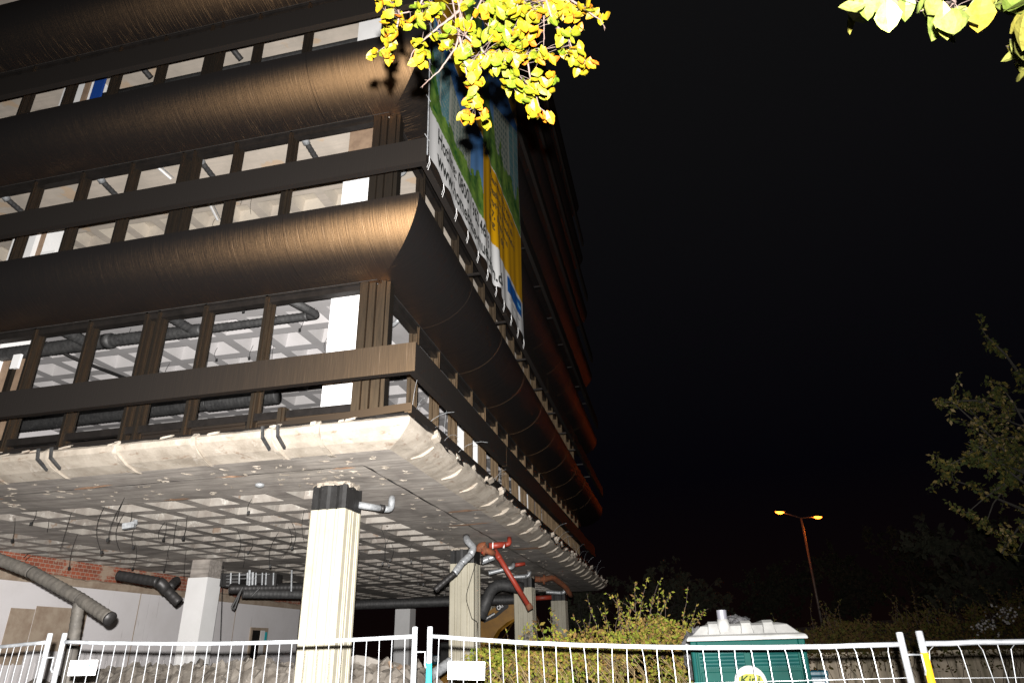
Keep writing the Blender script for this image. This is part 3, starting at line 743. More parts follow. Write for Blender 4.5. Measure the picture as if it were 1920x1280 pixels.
duct('galvanised_pipe', 'galvanised pipe with upturned elbow just above the collar of the third column', 'pipe',
     [('pipe', [R_(950, 1082, 25), R_(985, 1080, 25)], .07, 'galv', 's'), ('elbow', [R_(985, 1080, 25), R_(992, 1078, 25), R_(993, 1070, 25)], .07, 'galv', 'b'), ('mouth', [R_(949, 1082, 25), R_(952, 1082, 25)], .085, 'duct_black', 'e')])
duct('red_pipe', 'bent red pipe run from the third column towards the fourth column', 'pipe',
     [('pipe', [R_(1003, 1085, 26.2), R_(1020, 1086, 26.3), R_(1036, 1081, 26.6), R_(1060, 1099, 27.5), R_(1071, 1117, 28)], .10, 'rust', 'b'), ('flange', [R_(1018, 1086, 26), R_(1022, 1086, 26)], .17, 'rust', 'e')])
duct('galvanised_pipe', 'small galvanised pipe with elbow between the third and fourth columns', 'pipe',
     [('pipe', [R_(1024, 1109, 30), R_(1052, 1111, 30)], .075, 'galv', 's'), ('elbow', [R_(1052, 1111, 30), R_(1058, 1110, 30), R_(1059, 1104, 30)], .075, 'galv', 'b')])
duct('red_pipe', 'dark red pipe running horizontally behind the third and fourth columns', 'pipe', [('pipe', [R_(1000, 1121, 29), R_(1034, 1119, 29)], .09, 'red', 'b')])
duct('ventilation_duct', 'fat spiral duct running horizontally across the far end below the soffit', 'duct',
     [('pipe', [R_(664, 1133, 27), R_(970, 1123, 27)], .17, 'duct', 's')])
duct('ventilation_duct', 'thick duct bending down behind the second column beside the yellow boom', 'duct',
     [('pipe', [R_(980, 1102, 21), R_(925, 1092, 20.8), R_(900, 1158, 20.5)], .165, 'duct', 'b')])
for i, (a_, b_, lab) in enumerate([((430, 1103), (575, 1100), 'upper spiral duct hanging between the white inner column and the nearest column'), ((455, 1112), (575, 1114), 'lower flexible duct hanging between the white inner column and the nearest column')]):
    duct('ventilation_duct', lab, 'duct', [('pipe', [A(*a_, 17.8), A(*b_, 18.2)], .11-.01*i, 'duct_black' if i == 0 else 'duct', 's')])
t = thing('cable_tray', 'rack of steel cable trays and hangers slung beside the white inner column', 'cable tray', A(440, 1085, 18))
def pbar(mb, a_, b_, D_, r_): mb.tube([A(*a_, D_), A(*b_, D_)], r_, 6)
g = MB()
for (a_, b_) in [((424, 1079), (475, 1074)), ((424, 1085), (480, 1083)), ((424, 1097), (520, 1095)), ((440, 1078), (520, 1075)), ((424, 1090), (450, 1090))]: pbar(g, a_, b_, 17.9, .02)
g.build('tray', 'duct', t)
for x, y0_, y1_, r_ in [(x, 1073, 1096, .018) for x in (432, 448, 463, 479, 491, 498, 512)]+[(467, 1068, 1097, .03), (473, 1072, 1096, .03), (546, 1068, 1108, .02)]:
    g = MB(); pbar(g, (x+1, y0_), (x, y1_), 17.8, r_); g.build('hanger', 'galv', t)
g = MB(); c_ = A(500, 1088, 18.1); g.obox(c_, [(1, .2, 0), (-.2, 1, 0), (0, 0, 1)], (.30, .2, .14)); c_ = A(437, 1087, 18.3); g.obox(c_, [(1, .2, 0), (-.2, 1, 0), (0, 0, 1)], (.22, .2, .14)); g.build('housing', 'duct_black', t)
g = MB()
for (a_, b_) in [((455, 1100), (434, 1138)), ((453, 1102), (440, 1140)), ((434, 1138), (440, 1142)), ((487, 1101), (472, 1117))]: pbar(g, a_, b_, 17.6, .022)
g.build('dangling_profile', 'duct', t)
# lamp sockets / clamps and small things on soffit
for i, (x, y, z, lab) in enumerate([(242, 985, 4.2, 'broken grey lamp fitting hanging on a wire from the soffit'), (487, 909, 4.40, 'round metal lamp socket on the flat edge of the soffit'), (343, 1012, 4.0, 'small black socket hanging on a wire from the soffit'), (306, 1014, 4.1, 'small black socket hanging over the middle of the open storey')]):
    c_ = onZ(x, y, z); t = thing('lamp_fitting', lab, 'lamp fitting', c_)
    g = MB(); g.tube([c_+Vector((0, 0, SOF-z)), c_+Vector((.02, 0, (SOF-z)*.5)), c_], .005, 4); g.build('wire', 'black', t)
    g = MB()
    if i == 0: g.obox(c_, [(1, .4, .2), (-.4, 1, 0), (0, -.2, 1)], (.10, .06, .05)); g.obox(c_+Vector((.08, .02, .04)), [(1, -.4, .5), (.4, 1, 0), (0, -.2, 1)], (.06, .03, .04))
    elif i == 1: bmx = [(c_+Vector((0, 0, -.04)))+Vector((0, 0, k*.01)) for k in range(9)]; g.tube(bmx, [.02, .05, .065, .072, .075, .072, .065, .05, .02], 14)
    else: g.tube([c_, c_+Vector((0, .01, .07))], [.03, .018], 8)
    g.build('socket', 'galv' if i < 2 else 'black', t, smooth=(i == 1))
# wires hanging from soffit and ceilings: each is part of the building
def hang(x, y, z, L, seed, hook=True):
    rr = random.Random(seed); p = Vector((x, y, z)); pts = [p.copy()]; dx, dy = rr.uniform(-.25, .25), rr.uniform(-.25, .25)
    for k in range(1, 7): pts.append(Vector((x+dx*math.sin(k*.5)*L, y+dy*(k/6)**2*L, z-L*k/6)))
    g = MB(); g.tube(pts, .0042, 4)
    if hook: q_ = pts[-1]; g.obox(q_, [(1, .3, .2), (-.3, 1, .1), (0, 0, 1)], (.02, .015, .03)); 
    g.build('hanging_wire', 'black', bld)
r6 = random.Random(21)
for i in range(34):
    x = r6.uniform(-13.5, -6.2); y = r6.uniform(9.6, 16); hang(x, y, SOF, r6.uniform(.2, .8), i, i % 2 == 0)
for i in range(14): hang(r6.uniform(-10, -5.6), r6.uniform(16, 26), SOF, r6.uniform(.3, .9), 100+i)
for i in range(22): hang(r6.uniform(-11.5, -4.6), r6.uniform(9.7, 14), CZ[0], r6.uniform(.2, .55), 200+i)
for i in range(10): hang(r6.uniform(-11.5, -5), r6.uniform(10.5, 14), CZ[1], r6.uniform(.2, .5), 300+i, False)
def loopwire(pts, name='hanging_wire'):
    g = MB(); bend(g, pts, .007, 4, 4); g.build(name, 'black', bld)
loopwire([A(893, 1052, 16.9), A(878, 1100, 16.9), A(873, 1120, 16.9), A(885, 1160, 17.2), A(895, 1164, 17.2), A(894, 1190, 17.2)])
loopwire([A(418, 1060, 17.2), A(416, 1120, 17.1), A(413, 1200, 17.1)])
loopwire([A(45, 1045, 13.4), A(55, 1035, 13.5), A(90, 1036, 13.6)])
# storey 1 ducts
z = 7.62
duct('ventilation_duct', 'big spiral duct under the white coffered ceiling of the first windows', 'duct',
     [('pipe', [(-13.5, 9.93, z), (-10.3, 9.95, z)], .135, 'duct', 's'), ('reducer', [(-10.34, 9.95, z), (-10.2, 9.95, z)], .145, 'duct', 'e'), ('pipe', [(-10.3, 9.95, z), (-8.25, 10.0, z)], .115, 'duct', 's'),
      ('pipe', [(-8.25, 10.0, z), (-6.05, 10.02, z)], .075, 'duct', 's'), ('branch', [(-10.73, 9.9, z), (-10.73, 9.30, z)], .10, 'duct', 's'), ('branch', [(-8.43, 9.98, z), (-8.46, 9.32, z)], .085, 'duct', 's'),
      ('branch', [(-6.05, 10.02, z), (-5.86, 10.02, z), (-5.90, 9.85, z), (-6.07, 9.28, z)], .075, 'duct', 'b')])
duct('ventilation_duct', 'long grey duct seen through the lowest window strip under the bronze rail', 'duct',
     [('pipe', [(-16.5, 13.2, 7.38), (-10.2, 13.05, 7.38)], .17, 'duct', 's'), ('pipe', [(-10.2, 13.05, 7.38), (-8.5, 13.2, 7.45)], .20, 'duct', 's')])
duct('sprinkler_pipe', 'thin black pipe sloping under the white ceiling behind the second window', 'pipe',
     [('pipe', [onZ(86, 642, 7.7), onZ(130, 668, 7.6), onZ(245, 712, 7.5)], .03, 'duct_black', 'b')])
duct('galvanised_pipe', 'short shiny pipe elbow inside the corner window of the lowest glazed storey', 'pipe',
     [('pipe', [onZ(716, 612, 7.7), onZ(736, 610, 7.7), onZ(747, 600, 7.75), onZ(750, 590, 7.9)], .045, 'galv', 'b')])
duct('galvanised_pipe', 'shiny pipe elbow inside the corner window of the second glazed storey', 'pipe',
     [('pipe', [onZ(735, 330, 11.3), onZ(757, 326, 11.3), onZ(763, 310, 11.4)], .05, 'galv', 'b')])
for i, (x, lab) in enumerate([(-13.47, 'at the far left edge'), (-11.0, 'in the third window from the left'), (-8.58, 'in the middle of the row'), (-6.2, 'nearest the corner')]):
    duct('vent_pipe', 'silver topped black vent pipe in the second storey, %s' % lab, 'pipe',
         [('elbow', [(x-.02, 9.42, 11.62), (x-.02, 9.36, 11.36), (x-.01, 9.52, 11.28)], .075, 'galv', 'b'), ('tail', [(x-.01, 9.5, 11.29), (x, 9.98, 11.2)], .055, 'duct', 's')], 'vent pipes in the second glazed storey')
# stubs upstairs in storey 3
for i, (x, y, x2, y2, lab) in enumerate([(262, 122, 283, 146, 'left'), (430, 85, 452, 112, 'right')]):
    duct('vent_pipe', 'thin grey pipe behind the topmost visible windows, the %s one of two' % lab, 'pipe', [('pipe', [onZ(x, y, 15.2), onZ(x2, y2, 15.0)], .07, 'duct', 's')])
g = MB(); g.tube([(-13, 10.4, 14.9), (-4.9, 10.4, 14.9)], .14, 12); t = thing('ventilation_duct', 'long foil wrapped duct low behind the topmost visible windows', 'duct', (-9, 10.4, 14.9)); g.build('pipe', 'duct', t, smooth=True)
# partition leftovers
def plate(name, lab, cat, x0, x1, y, z0, z1, mat, th=.05):
    g = MB(); g.box(x0, x1, y, y+th, z0, z1); o = g.build(name, mat); return tag(o, lab, cat)
a_ = onY(10, 640, 9.9); b_ = onY(44, 700, 9.9)
plate('partition_wall', 'brown broken partition behind the leftmost window of the lowest glazed storey', 'partition', onY(0, 690, 10).x-.5, onY(50, 690, 10).x, 10.0, 5.2, 7.62, 'wood')
t = thing('wall_stud', 'olive steel stud with torn white top standing before the brown partition', 'stud', onY(20, 700, 9.85)); g = MB(); x_ = onY(28, 680, 9.85).x; g.box(x_-.05, x_+.05, 9.8, 9.88, 4.9, 7.35); g.build('profile', 'mullion', t)
g = MB(); g.box(x_-.02, x_+.16, 9.79, 9.84, 7.2, 7.5); g.build('torn_plaster', 'white_clad', t)
plate('white_panel', 'tall white panel behind the left windows of the second glazed storey', 'panel', onY(84, 450, 9.9).x, onY(112, 440, 9.9).x, 9.9, 8.4, 10.0, 'white_clad')
plate('partition_wall', 'narrow brown post beside the tall white panel in the second glazed storey', 'partition', onY(66, 455, 9.95).x, onY(80, 450, 9.95).x, 9.95, 8.4, 11.2, 'wood')
plate('blue_panel', 'bright blue panel behind the topmost windows at the left', 'panel', onY(172, 170, 9.8).x, onY(193, 160, 9.8).x, 9.8, 12.2, 15.0, 'blue_panel')
plate('wall_stud', 'thin dark stud beside the bright blue panel', 'stud', onY(154, 175, 9.85).x, onY(164, 170, 9.85).x, 9.85, 12.2, 15.0, 'wood')
plate('white_panel', 'large white panel behind the middle of the topmost visible windows', 'panel', onY(314, 140, 10.2).x, onY(372, 110, 10.2).x, 10.2, 12.2, 14.3, 'white_clad')
for i, (x, y, z_) in enumerate([(300, 150, 11.7), (175, 385, 11.7)]): pass
def tube_light(label, pa, pb, z_):
    a = onZ(*pa, z_); b = onZ(*pb, z_); t = thing('light_strip', label, 'light fitting', a); d = (b-a).normalized()
    g = MB(); g.tube([a, b], .03, 6); g.build('batten', 'white_clad', t)
    g = MB(); g.tube([a+Vector((.08, 0, 0)), b+Vector((.08, 0, 0))], .012, 5); g.build('tube', 'galv', t)
tube_light('unlit white light strip under the ceiling behind the fourth window of the second storey', (295, 313), (320, 335), 11.68)
tube_light('unlit white light strip in the lower window strip of the second storey', (392, 380), (408, 412), 11.6)

# ================================================================ BANNER on facade B
BX, BY0, BY1, BZ0, BZ1 = -2.95, 7.78, 14.78, 8.87, 19.2
def fold(y, z):
    k = max(0, 1-(z-BZ0)/4.5); s_ = 0
    s_ = .045*k*math.sin(y*5.2+.5*math.sin(z*.8))+.03*k*math.sin(y*11+z*.6)
    w_ = math.exp(-((y-11.9)/.9)**2); return s_*(.18+.75*w_)+.008*math.sin(z*1.7)
def scallop(y): 
    t = ((y-BY0)/.7) % 1; return .07*math.sin(math.pi*t)
ny, nz = 290, 420
yy = np.linspace(BY0, BY1, ny); zz = np.linspace(0, 1, nz)
ban = thing('advertising_banner', 'large hanging advertising banner with blue, green, yellow and white print, tied to the right facade', 'banner', (BX, BY0, BZ0))
vs = []; V2 = []
for j in range(nz):
    for i in range(ny):
        z0_ = BZ0+scallop(yy[i]); z_ = z0_+(BZ1-z0_)*zz[j]; vs.append((BX+fold(yy[i], z_), yy[i], z_)); V2.append((yy[i], z_))
mb = MB(); mb.add(vs, [(j*ny+i, j*ny+i+1, (j+1)*ny+i+1, (j+1)*ny+i) for j in range(nz-1) for i in range(ny-1)])
V2 = np.array(V2); Y_, Z_ = V2[:, 0], V2[:, 1]
rs = np.random.RandomState(4)
def vnoise(a, b, s):
    ia, ib = np.floor(a*s).astype(int), np.floor(b*s).astype(int); fa, fb = a*s-ia, b*s-ib
    tab = np.random.RandomState(int(s*10)).rand(512, 512); fa = fa*fa*(3-2*fa); fb = fb*fb*(3-2*fb)
    T = lambda i, j: tab[i % 512, j % 512]
    return (T(ia, ib)*(1-fa)+T(ia+1, ib)*fa)*(1-fb)+(T(ia, ib+1)*(1-fa)+T(ia+1, ib+1)*fa)*fb
col = np.zeros((len(V2), 3)); col[:] = (.62, .62, .62)
def put(mask, c): col[mask] = c if np.ndim(c) == 1 else c[mask]
n1 = vnoise(Y_, Z_, 4)*.5+vnoise(Y_, Z_, 11)*.3+vnoise(Y_, Z_, 23)*.2
def picture(y0, y1, z0, z1, flip):
    m_ = (Y_ >= y0) & (Y_ < y1) & (Z_ >= z0) & (Z_ < z1)
    u = (Y_-y0)/(y1-y0); v = (Z_-z0)/(z1-z0); u = 1-u if flip else u
    cd_ = vnoise(Y_, Z_, 1.3); sky = np.stack([.02+.10*(1-v)+.10*cd_*(1-v), .12+.14*(1-v)+.10*cd_*(1-v), .36+.14*(1-v)], 1); put(m_, sky)
    roof = .95-.55*u                                       # tall block receding
    b = m_ & (v < roof) & (u < .72); put(b, np.array([.30, .33, .28]))
    fu = (u*17) % 1; fv = ((v/np.maximum(roof, .1))*13) % 1
    put(b & (fu > .30) & (fu < .85) & (fv > .25) & (fv < .8), np.stack([.05+.12*n1, .10+.12*n1, .10+.1*n1], 1))
    gl = b & (u < .3) & (fv < .9); put(gl, np.stack([.06+.10*n1, .17+.12*n1, .20+.1*n1], 1))
    put(b & (np.abs(u-.31) < .022), np.array([.40, .42, .36])); put(b & (np.abs(u-.15) < .012), np.array([.32, .36, .32]))
    cl_ = vnoise(Y_, Z_*.5, 2.6); th = .05+.22*cl_+.20*n1+.30*cl_*np.exp(-((u-.85)/.16)**2)+.30*np.exp(-((u-.0)/.07)**2)
    put(m_ & (v < th), np.stack([.05+.26*(n1-.35), .13+.34*(n1-.35), .02+.05*(n1-.3)], 1).clip(.01, 1))
    put(m_ & (v < .05+.02*np.sin(u*9)), np.array([.12, .22, .04]))
MID = 11.0
picture(BY0, MID, 9.87, 11.95, False); picture(MID, BY1, 11.86, 15.6, True)
picture(BY0, MID, 14.2, 19.3, True)
put((Y_ >= MID) & (Z_ >= 9.87) & (Z_ < 11.83), np.array([.56, .29, .003])); 
put((Y_ < MID) & (Z_ >= 11.98) & (Z_ < 14.15), np.array([.50, .26, .004])); put((Y_ >= MID) & (Z_ >= 15.65), np.array([.50, .26, .004]))
put((Y_ > 13.15) & (Y_ < 14.6) & (Z_ > 9.37) & (Z_ < 9.78), np.array([.004, .085, .34]))
me_o = mb.build('sheet', 'sign_white', ban, smooth=True); me = me_o.data
ca = me.color_attributes.new('print', 'FLOAT_COLOR', 'POINT'); ca.data.foreach_set('color', np.concatenate([col*.80, np.ones((len(col), 1))], 1).ravel())
q = Mat('banner_print', (.5, .5, .5), .38); at_ = q.n('ShaderNodeAttribute', attribute_name='print'); q.L(at_.outputs['Color'], q.p.inputs['Base Color']); me.materials[0] = q.m
warp = lambda p: Vector((BX+.028+fold(p.y, p.z), p.y, p.z))
def btext(s_, y, z_, size, mat, wdt=None, par=ban): return text(s_, 'lettering', size, mat, ban, (BX, y, z_), (0, 1, 0), (0, 0, 1), 0, warp=warp, maxw=wdt, bold=.012)
btext('Hotline: 0800 / 962 46 66', 8.12, 9.42, .44, 'ink', 3.3)
btext('www.homebase-muenchen.de', 8.12, 8.99, .42, 'ink', 4.3)
for i, (s_, wd) in enumerate([('Apartment jetzt an', 2.3), ('Loggia & Balkon ab', 2.2), ('Vertrieb & Provisionsfrei', 2.4), ('W 7, Bauherren', 1.7), ('ab € 12..00', 1.3)]): btext(s_, 11.45, 11.42-.30*i, .22, 'ink_brown', wd)
btext('wohn', 14.0, 9.5, .15, 'ink_light', .42)
btext('www', 13.2, 9.12, .10, 'text_grey', 1.2)
# ties
for i in range(11):
    y = BY0+.02+.7*i; y = min(y, BY1-.03); g = MB(); zt = BZ0+.01; p = Vector((BX+.005, y, zt))
    g.tube([p, p+Vector((.006, .03, -.13)), p+Vector((-.02, .012, -.26))], .0032, 4); g.tube([p, p+Vector((.002, -.012, -.12)), p+Vector((-.03, .0, -.22))], .0022, 4); g.build('tie', 'white_clad', ban)
g = MB(); g.tube([(BX-.01, BY0-.03, BZ0), (BX-.03, BY0-.05, 12), (BX-.01, BY0-.05, 19)], .012, 5)
for k in range(12): g.tube([(BX, BY0+.01, BZ0+.3+k*.8), (BX-.03, BY0-.12, BZ0+.34+k*.8)], .006, 4)
g.build('side_rope', 'galv', ban)

# ================================================================ SITE FENCE
ZF = 0.03
def fence_panel(label, a, b, sag=.05, wob=0, marks=None, ta=2.06, tb=2.06, seed=0):
    a = Vector((*a, 0)); b = Vector((*b, 0)); d = (b-a); L = d.length; d.normalize(); nrm = Vector((d.y, -d.x, 0))
    t = thing('site_fence', label, 'fence', (a.x, a.y, ZF), 'wire fence panels along the front'); rr = random.Random(seed)
    for e, k, top in ((a, .025, ta), (b, -.025, tb)):
        p = e+d*k; g = MB(); g.tube([p+Vector((0, 0, ZF)), p+Vector((0, 0, top-.006)), p+Vector((0, 0, top))], [.021, .021, .018], 14); g.build('post', 'zinc', t, smooth=True)
    def rz(s_): return ta-.07+(tb-ta)*s_/L-sag*4*(s_/L)*(1-s_/L)
    g = MB(); g.tube([a+d*(.046+(L-.092)*i/24)+Vector((0, 0, rz(L*i/24)+(rr.uniform(-.003, .003)*wob))) for i in range(25)], .0155, 10); g.build('top_rail', 'zinc', t, smooth=True)
    g = MB(); g.tube([a+d*.046+Vector((0, 0, ZF+.15)), b-d*.046+Vector((0, 0, ZF+.15))], .0155, 10); g.build('bottom_rail', 'zinc', t, smooth=True)
    g = MB(); n = int(L/.103)
    for i in range(1, n):
        s_ = L*i/n; p = a+d*s_; k = wob*rr.uniform(-.03, .03)
        g.tube([p+Vector((0, 0, rz(s_))), p+d*k*.8+nrm*k+Vector((0, 0, 1.85)), p+d*k*1.6+nrm*k+Vector((0, 0, 1.6)), p+Vector((0, 0, ZF+.16))], .0027, 5)
    for z_ in (1.70, 1.45, 1.2, .9, .6, .35):
        g.tube([a+d*.03+Vector((0, 0, z_))+nrm*.004, a+d*L/2+Vector((0, 0, z_-sag*.5))+nrm*.004, b-d*.03+Vector((0, 0, z_))+nrm*.004], .0014, 4)
    g.build('wire_mesh', 'zinc', t)
    for (side, z0, z1, mat) in (marks or []):
        e = (a+d*.025) if side == 0 else (b-d*.025); g = MB(); g.tube([e+Vector((0, 0, z0)), e+Vector((0, 0, z1))], .0218, 14); g.build('paint_mark', mat, t, smooth=True)
    g = MB()
    for e in (a, b): g.obox(e+Vector((0, 0, -.02)), [d, nrm, (0, 0, 1)], (.12, .33, .07))
    g.build('foot_block', 'rubble', t)
    return t, a, b, d, nrm
PA = (atF(98, 1186, 5.75), atF(117, 1186, 5.75)); PB = (atF(784, 1174, 5.33), atF(801, 1174, 5.33)); PC = (atF(1694, 1184, 4.3), atF(1714, 1182, 4.2))
P = lambda v: (v.x, v.y)
f1 = fence_panel('wire fence panel cut off by the left picture edge with teal paint on its post', (PA[0].x-3.3, PA[0].y+.9), P(PA[0]), .02, .5, [(1, .2, 1.72, 'teal_paint')], PA[0].z-.02, PA[0].z, 1)
f2 = fence_panel('mobile wire fence panel in front of the nearest cream column', P(PA[1]), P(PB[0]), .03, .3, None, PA[1].z, PB[0].z, 2)
f3 = fence_panel('mobile wire fence panel in front of the teal portable toilet, its top rail sagging', P(PB[1]), P(PC[0]), .045, .5, [(0, .2, 1.84, 'teal_paint')], PB[1].z, PC[0].z, 3)
f4 = fence_panel('mobile wire fence panel at the right picture edge with yellow paint on its post', P(PC[1]), (PC[1].x+3.2, PC[1].y-.55), .0, 2.2, [(0, 1.2, 1.84, 'yellow_paint')], PC[1].z, PC[1].z+.0, 4)
for (u, v, lab, pz) in ((PA[0], PA[1], 'wire clamp joining the two left fence posts', 1.95), (PB[0], PB[1], 'bent wire clamp joining the two middle fence posts', 1.92), (PC[0], PC[1], 'wire clamp joining the two right fence posts', 1.83)):
    g = MB(); a = Vector((u.x, u.y-.03, pz)); b = Vector((v.x, v.y-.03, pz)); g.tube([a-Vector((.03, -.02, 0)), a, b, b+Vector((0, 0, -.09)), b+Vector((.0, .02, -.11))], .006, 6); tag(g.build('fence_clamp', 'zinc'), lab, 'clamp')
def fsign(F, s_, z_, wd, ht, lab, tilt=0):
    t0, a, b, d, nrm = F; c_ = a+d*s_+nrm*.03; up = Vector((0, 0, 1)); d2 = (d+up*tilt).normalized(); u2 = (up-d*tilt).normalized()
    o = Vector((c_.x, c_.y, z_)); t = thing('fence_sign', lab, 'sign', o)
    g = MB(); g.obox(o, [d2, nrm, u2], (wd/2, .006, ht/2)); g.build('plate', 'sign_white', t, bevel=.004)
    og = o+nrm*.0085
    g = MB(); x = -wd*.40
    rr = random.Random(4)
    for k in range(13):
        w_ = wd*.032; g.obox(og+d2*(x+w_/2)+u2*ht*.13, [d2, nrm, u2], (w_/2, .001, ht*.055*rr.uniform(.7, 1))); x += w_*1.15
    g.build('blue_lettering', 'sign_blue', t)
    g = MB()
    for k in range(3): g.obox(og+d2*(wd*(.17+.09*k))+u2*ht*.14, [d2, nrm, u2], (wd*.028, .001, ht*.07))
    g.build('logo', 'sign_blue', t)
    g = MB(); g.obox(og-u2*ht*.25, [d2, nrm, u2], (wd*.40, .001, ht*.02)); g.obox(og-u2*ht*.12, [d2, nrm, u2], (wd*.36, .001, ht*.012)); g.build('small_print', 'text_grey', t)
# signs
la = (PA[1].xy-PA[1].xy); 
def along(F, px, py):   # arc position where the pixel ray meets the panel plane
    t0, a, b, d, nrm = F; r_ = ray(px, py); k = (a-CAM).dot(nrm)/r_.dot(nrm); p = CAM+r_*k; return (p-a).dot(d), p.z
s_, z_ = along(f2, 160, 1251); fsign(f2, s_, z_, .25, .115, 'small white sign with blue print on the left fence panel')
s_, z_ = along(f3, 877, 1256); fsign(f3, s_, z_, .30, .125, 'small white sign with faded print on the middle fence panel below the second column', -.03)

# ================================================================ PORTABLE TOILET
TX0, TX1, TY = .062, .945, 6.2; TW = TX1-TX0; cx = (TX0+TX1)/2; TZ = 1.945
toi = thing('portable_toilet', 'teal portable toilet cabin with pale ribbed roof and round door sticker behind the fence', 'portable toilet', (cx, TY+.5, -.1))
g = MB(); g.box(TX0, TX1, TY+.05, TY+1.0, -.1, TZ); g.box(TX0, TX0+.05, TY, TY+.049, -.1, TZ); g.box(TX1-.05, TX1, TY, TY+.049, -.1, TZ)
g.box(TX0+.051, TX1-.051, TY+.004, TY+.049, TZ-.05, TZ); g.build('cabin', 'teal', toi, bevel=.008)
for s_ in (0, 1):
    x0 = cx-.395+s_*.41; x1 = x0+.375; g = MB(); z1 = TZ-.055; z0 = z1-.155
    for (a0, a1, b0, b1) in [(x0, x1, z1-.012, z1), (x0, x1, z0, z0+.012), (x0, x0+.012, z0+.0121, z1-.0121), (x1-.012, x1, z0+.0121, z1-.0121)]: g.box(a0, a1, TY+.018, TY+.046, b0, b1)
    g2 = MB()
    for k in range(5): g2.obox(((x0+x1)/2, TY+.036, z0+.03+k*.026), [(1, 0, 0), (0, 1, -.9), (0, .9, 1)], ((x1-x0)/2-.014, .009, .003))
    for k in range(22): g.box(x0+.018+k*.0158, x0+.022+k*.0158, TY+.028, TY+.034, z0+.0121, z0+.026)
    gr_ = g.build('vent_grille', 'teal', toi); g2.build('louvre', 'teal_dark', gr_)
    g = MB(); g.box(x0+.012, x1-.012, TY+.0465, TY+.0485, z0+.01, z1-.01); g.build('vent_opening', 'teal_dark', toi)
dr = MB(); dr.box(TX0+.06, TX1-.06, TY+.024, TY+.048, -.02, TZ-.225); d_o = dr.build('door', 'teal', toi, bevel=.006)
g = MB()
for (x0, x1, z0, z1) in [(TX0+.10, TX1-.10, TZ-.31, TZ-.295), (TX0+.10, TX0+.115, .1, TZ-.3101), (TX1-.115, TX1-.10, .1, TZ-.3101)]: g.box(x0, x1, TY+.012, TY+.0235, z0, z1)
for k in range(5): g.box(TX0+.19+k*.125, TX0+.21+k*.125, TY+.014, TY+.0235, .15, TZ-.34)
for k in range(5): pass
g.build('door_rib', 'teal', d_o, bevel=.003)
g = MB(); g.tube([(TX0+.02, TY-.006, .1), (TX0+.02, TY-.006, TZ-.03)], .013, 8); g.tube([(TX1-.02, TY-.006, .1), (TX1-.02, TY-.006, TZ-.03)], .013, 8); g.build('corner_trim', 'teal_dark', toi)
# sticker
ctr = onY(1408, 1279, TY+.006); rS = .122; g = MB(); N = 40
g.add([(ctr.x+math.cos(2*math.pi*k/N)*rS, TY+.006, ctr.z+math.sin(2*math.pi*k/N)*rS) for k in range(N)]+[(ctr.x+math.cos(2*math.pi*k/N)*rS, TY+.011, ctr.z+math.sin(2*math.pi*k/N)*rS) for k in range(N)],
      [tuple(range(N)), tuple(range(2*N-1, N-1, -1))]+[(k, (k+1) % N, N+(k+1) % N, N+k) for k in range(N)]); stk = g.build('sticker', 'sticker_white', d_o)
M['sticker_yellow'] = Mat('sticker_yellow', (.10, .10, .012), .6, 0, .1).m
g = MB(); N = 30; g.add([(ctr.x+math.cos(2*math.pi*k/N)*.098*(1+.06*math.sin(5*k)), TY+.0035, ctr.z+.012+math.sin(2*math.pi*k/N)*.052) for k in range(N)], [tuple(range(N))]); g.build('yellow_splash', 'sticker_yellow', toi)
text('Kini', 'lettering', .085, 'text_dark', toi, (ctr.x-.085, TY+.001, ctr.z-.008), (1, 0, 0), (0, 0, 1), .0006, .25, maxw=.155, bold=.001)
g = MB(); g.tube([(ctr.x-.02, TY+.002, ctr.z-.02), (ctr.x+.05, TY+.002, ctr.z-.034), (ctr.x+.095, TY+.002, ctr.z+.005)], .0028, 6); g.build('underline', 'text_dark', toi)
g = MB()
for k in (-1, 0, 1): g.tube([(ctr.x+k*.022, TY+.002, ctr.z+.065), (ctr.x+k*.024, TY+.002, ctr.z+.088)], .002, 5)
g.tube([(ctr.x-.024, TY+.002, ctr.z+.065), (ctr.x+.024, TY+.002, ctr.z+.065)], .002, 5); g.build('crest', 'text_grey', toi)
# roof
g = MB(); rx0, rx1, ry0, ry1 = TX0-.025, TX1+.025, TY-.03, TY+1.03
lv = [(0, TZ+.002), (.0, TZ+.018), (.012, TZ+.036), (.05, TZ+.048), (.125, TZ+.115), (.19, TZ+.13)]
rings = []
for (i_, z_) in lv: rings.append([(rx0+i_, ry0+i_*.9, z_), (rx1-i_, ry0+i_*.9, z_), (rx1-i_, ry1-i_*.9, z_), (rx0+i_, ry1-i_*.9, z_)])
vs = [v for r_ in rings for v in r_]; fs = [(i*4+k, i*4+(k+1) % 4, (i+1)*4+(k+1) % 4, (i+1)*4+k) for i in range(len(lv)-1) for k in range(4)]+[(3, 2, 1, 0), tuple(20+k for k in range(4))]
g.add(vs, fs); rf = g.build('roof', 'roof_white', toi, bevel=.006)
g = MB()
for xr in (TX0+.20, cx+.02, TX1-.25):
    w_ = .045; pr = [(.045, TZ+.052), (.118, TZ+.130), (.18, TZ+.150)]
    for j in range(2):
        (i0, z0), (i1, z1) = pr[j], pr[j+1]; y0_, y1_ = ry0+i0*.9-.012, ry0+i1*.9-.012
        g.add([(xr-w_, y0_, z0), (xr+w_, y0_, z0), (xr+w_-.01, y1_, z1), (xr-w_+.01, y1_, z1), (xr-w_-.012, y0_+.03, z0), (xr+w_+.012, y0_+.03, z0), (xr+w_, y1_+.03, z1-.02), (xr-w_, y1_+.03, z1-.02)],
              [(0, 1, 2, 3), (0, 3, 7, 4), (1, 5, 6, 2)])
    g.box(xr-w_+.01, xr+w_-.01, ry0+.15, ry1-.17, TZ+.128, TZ+.150)
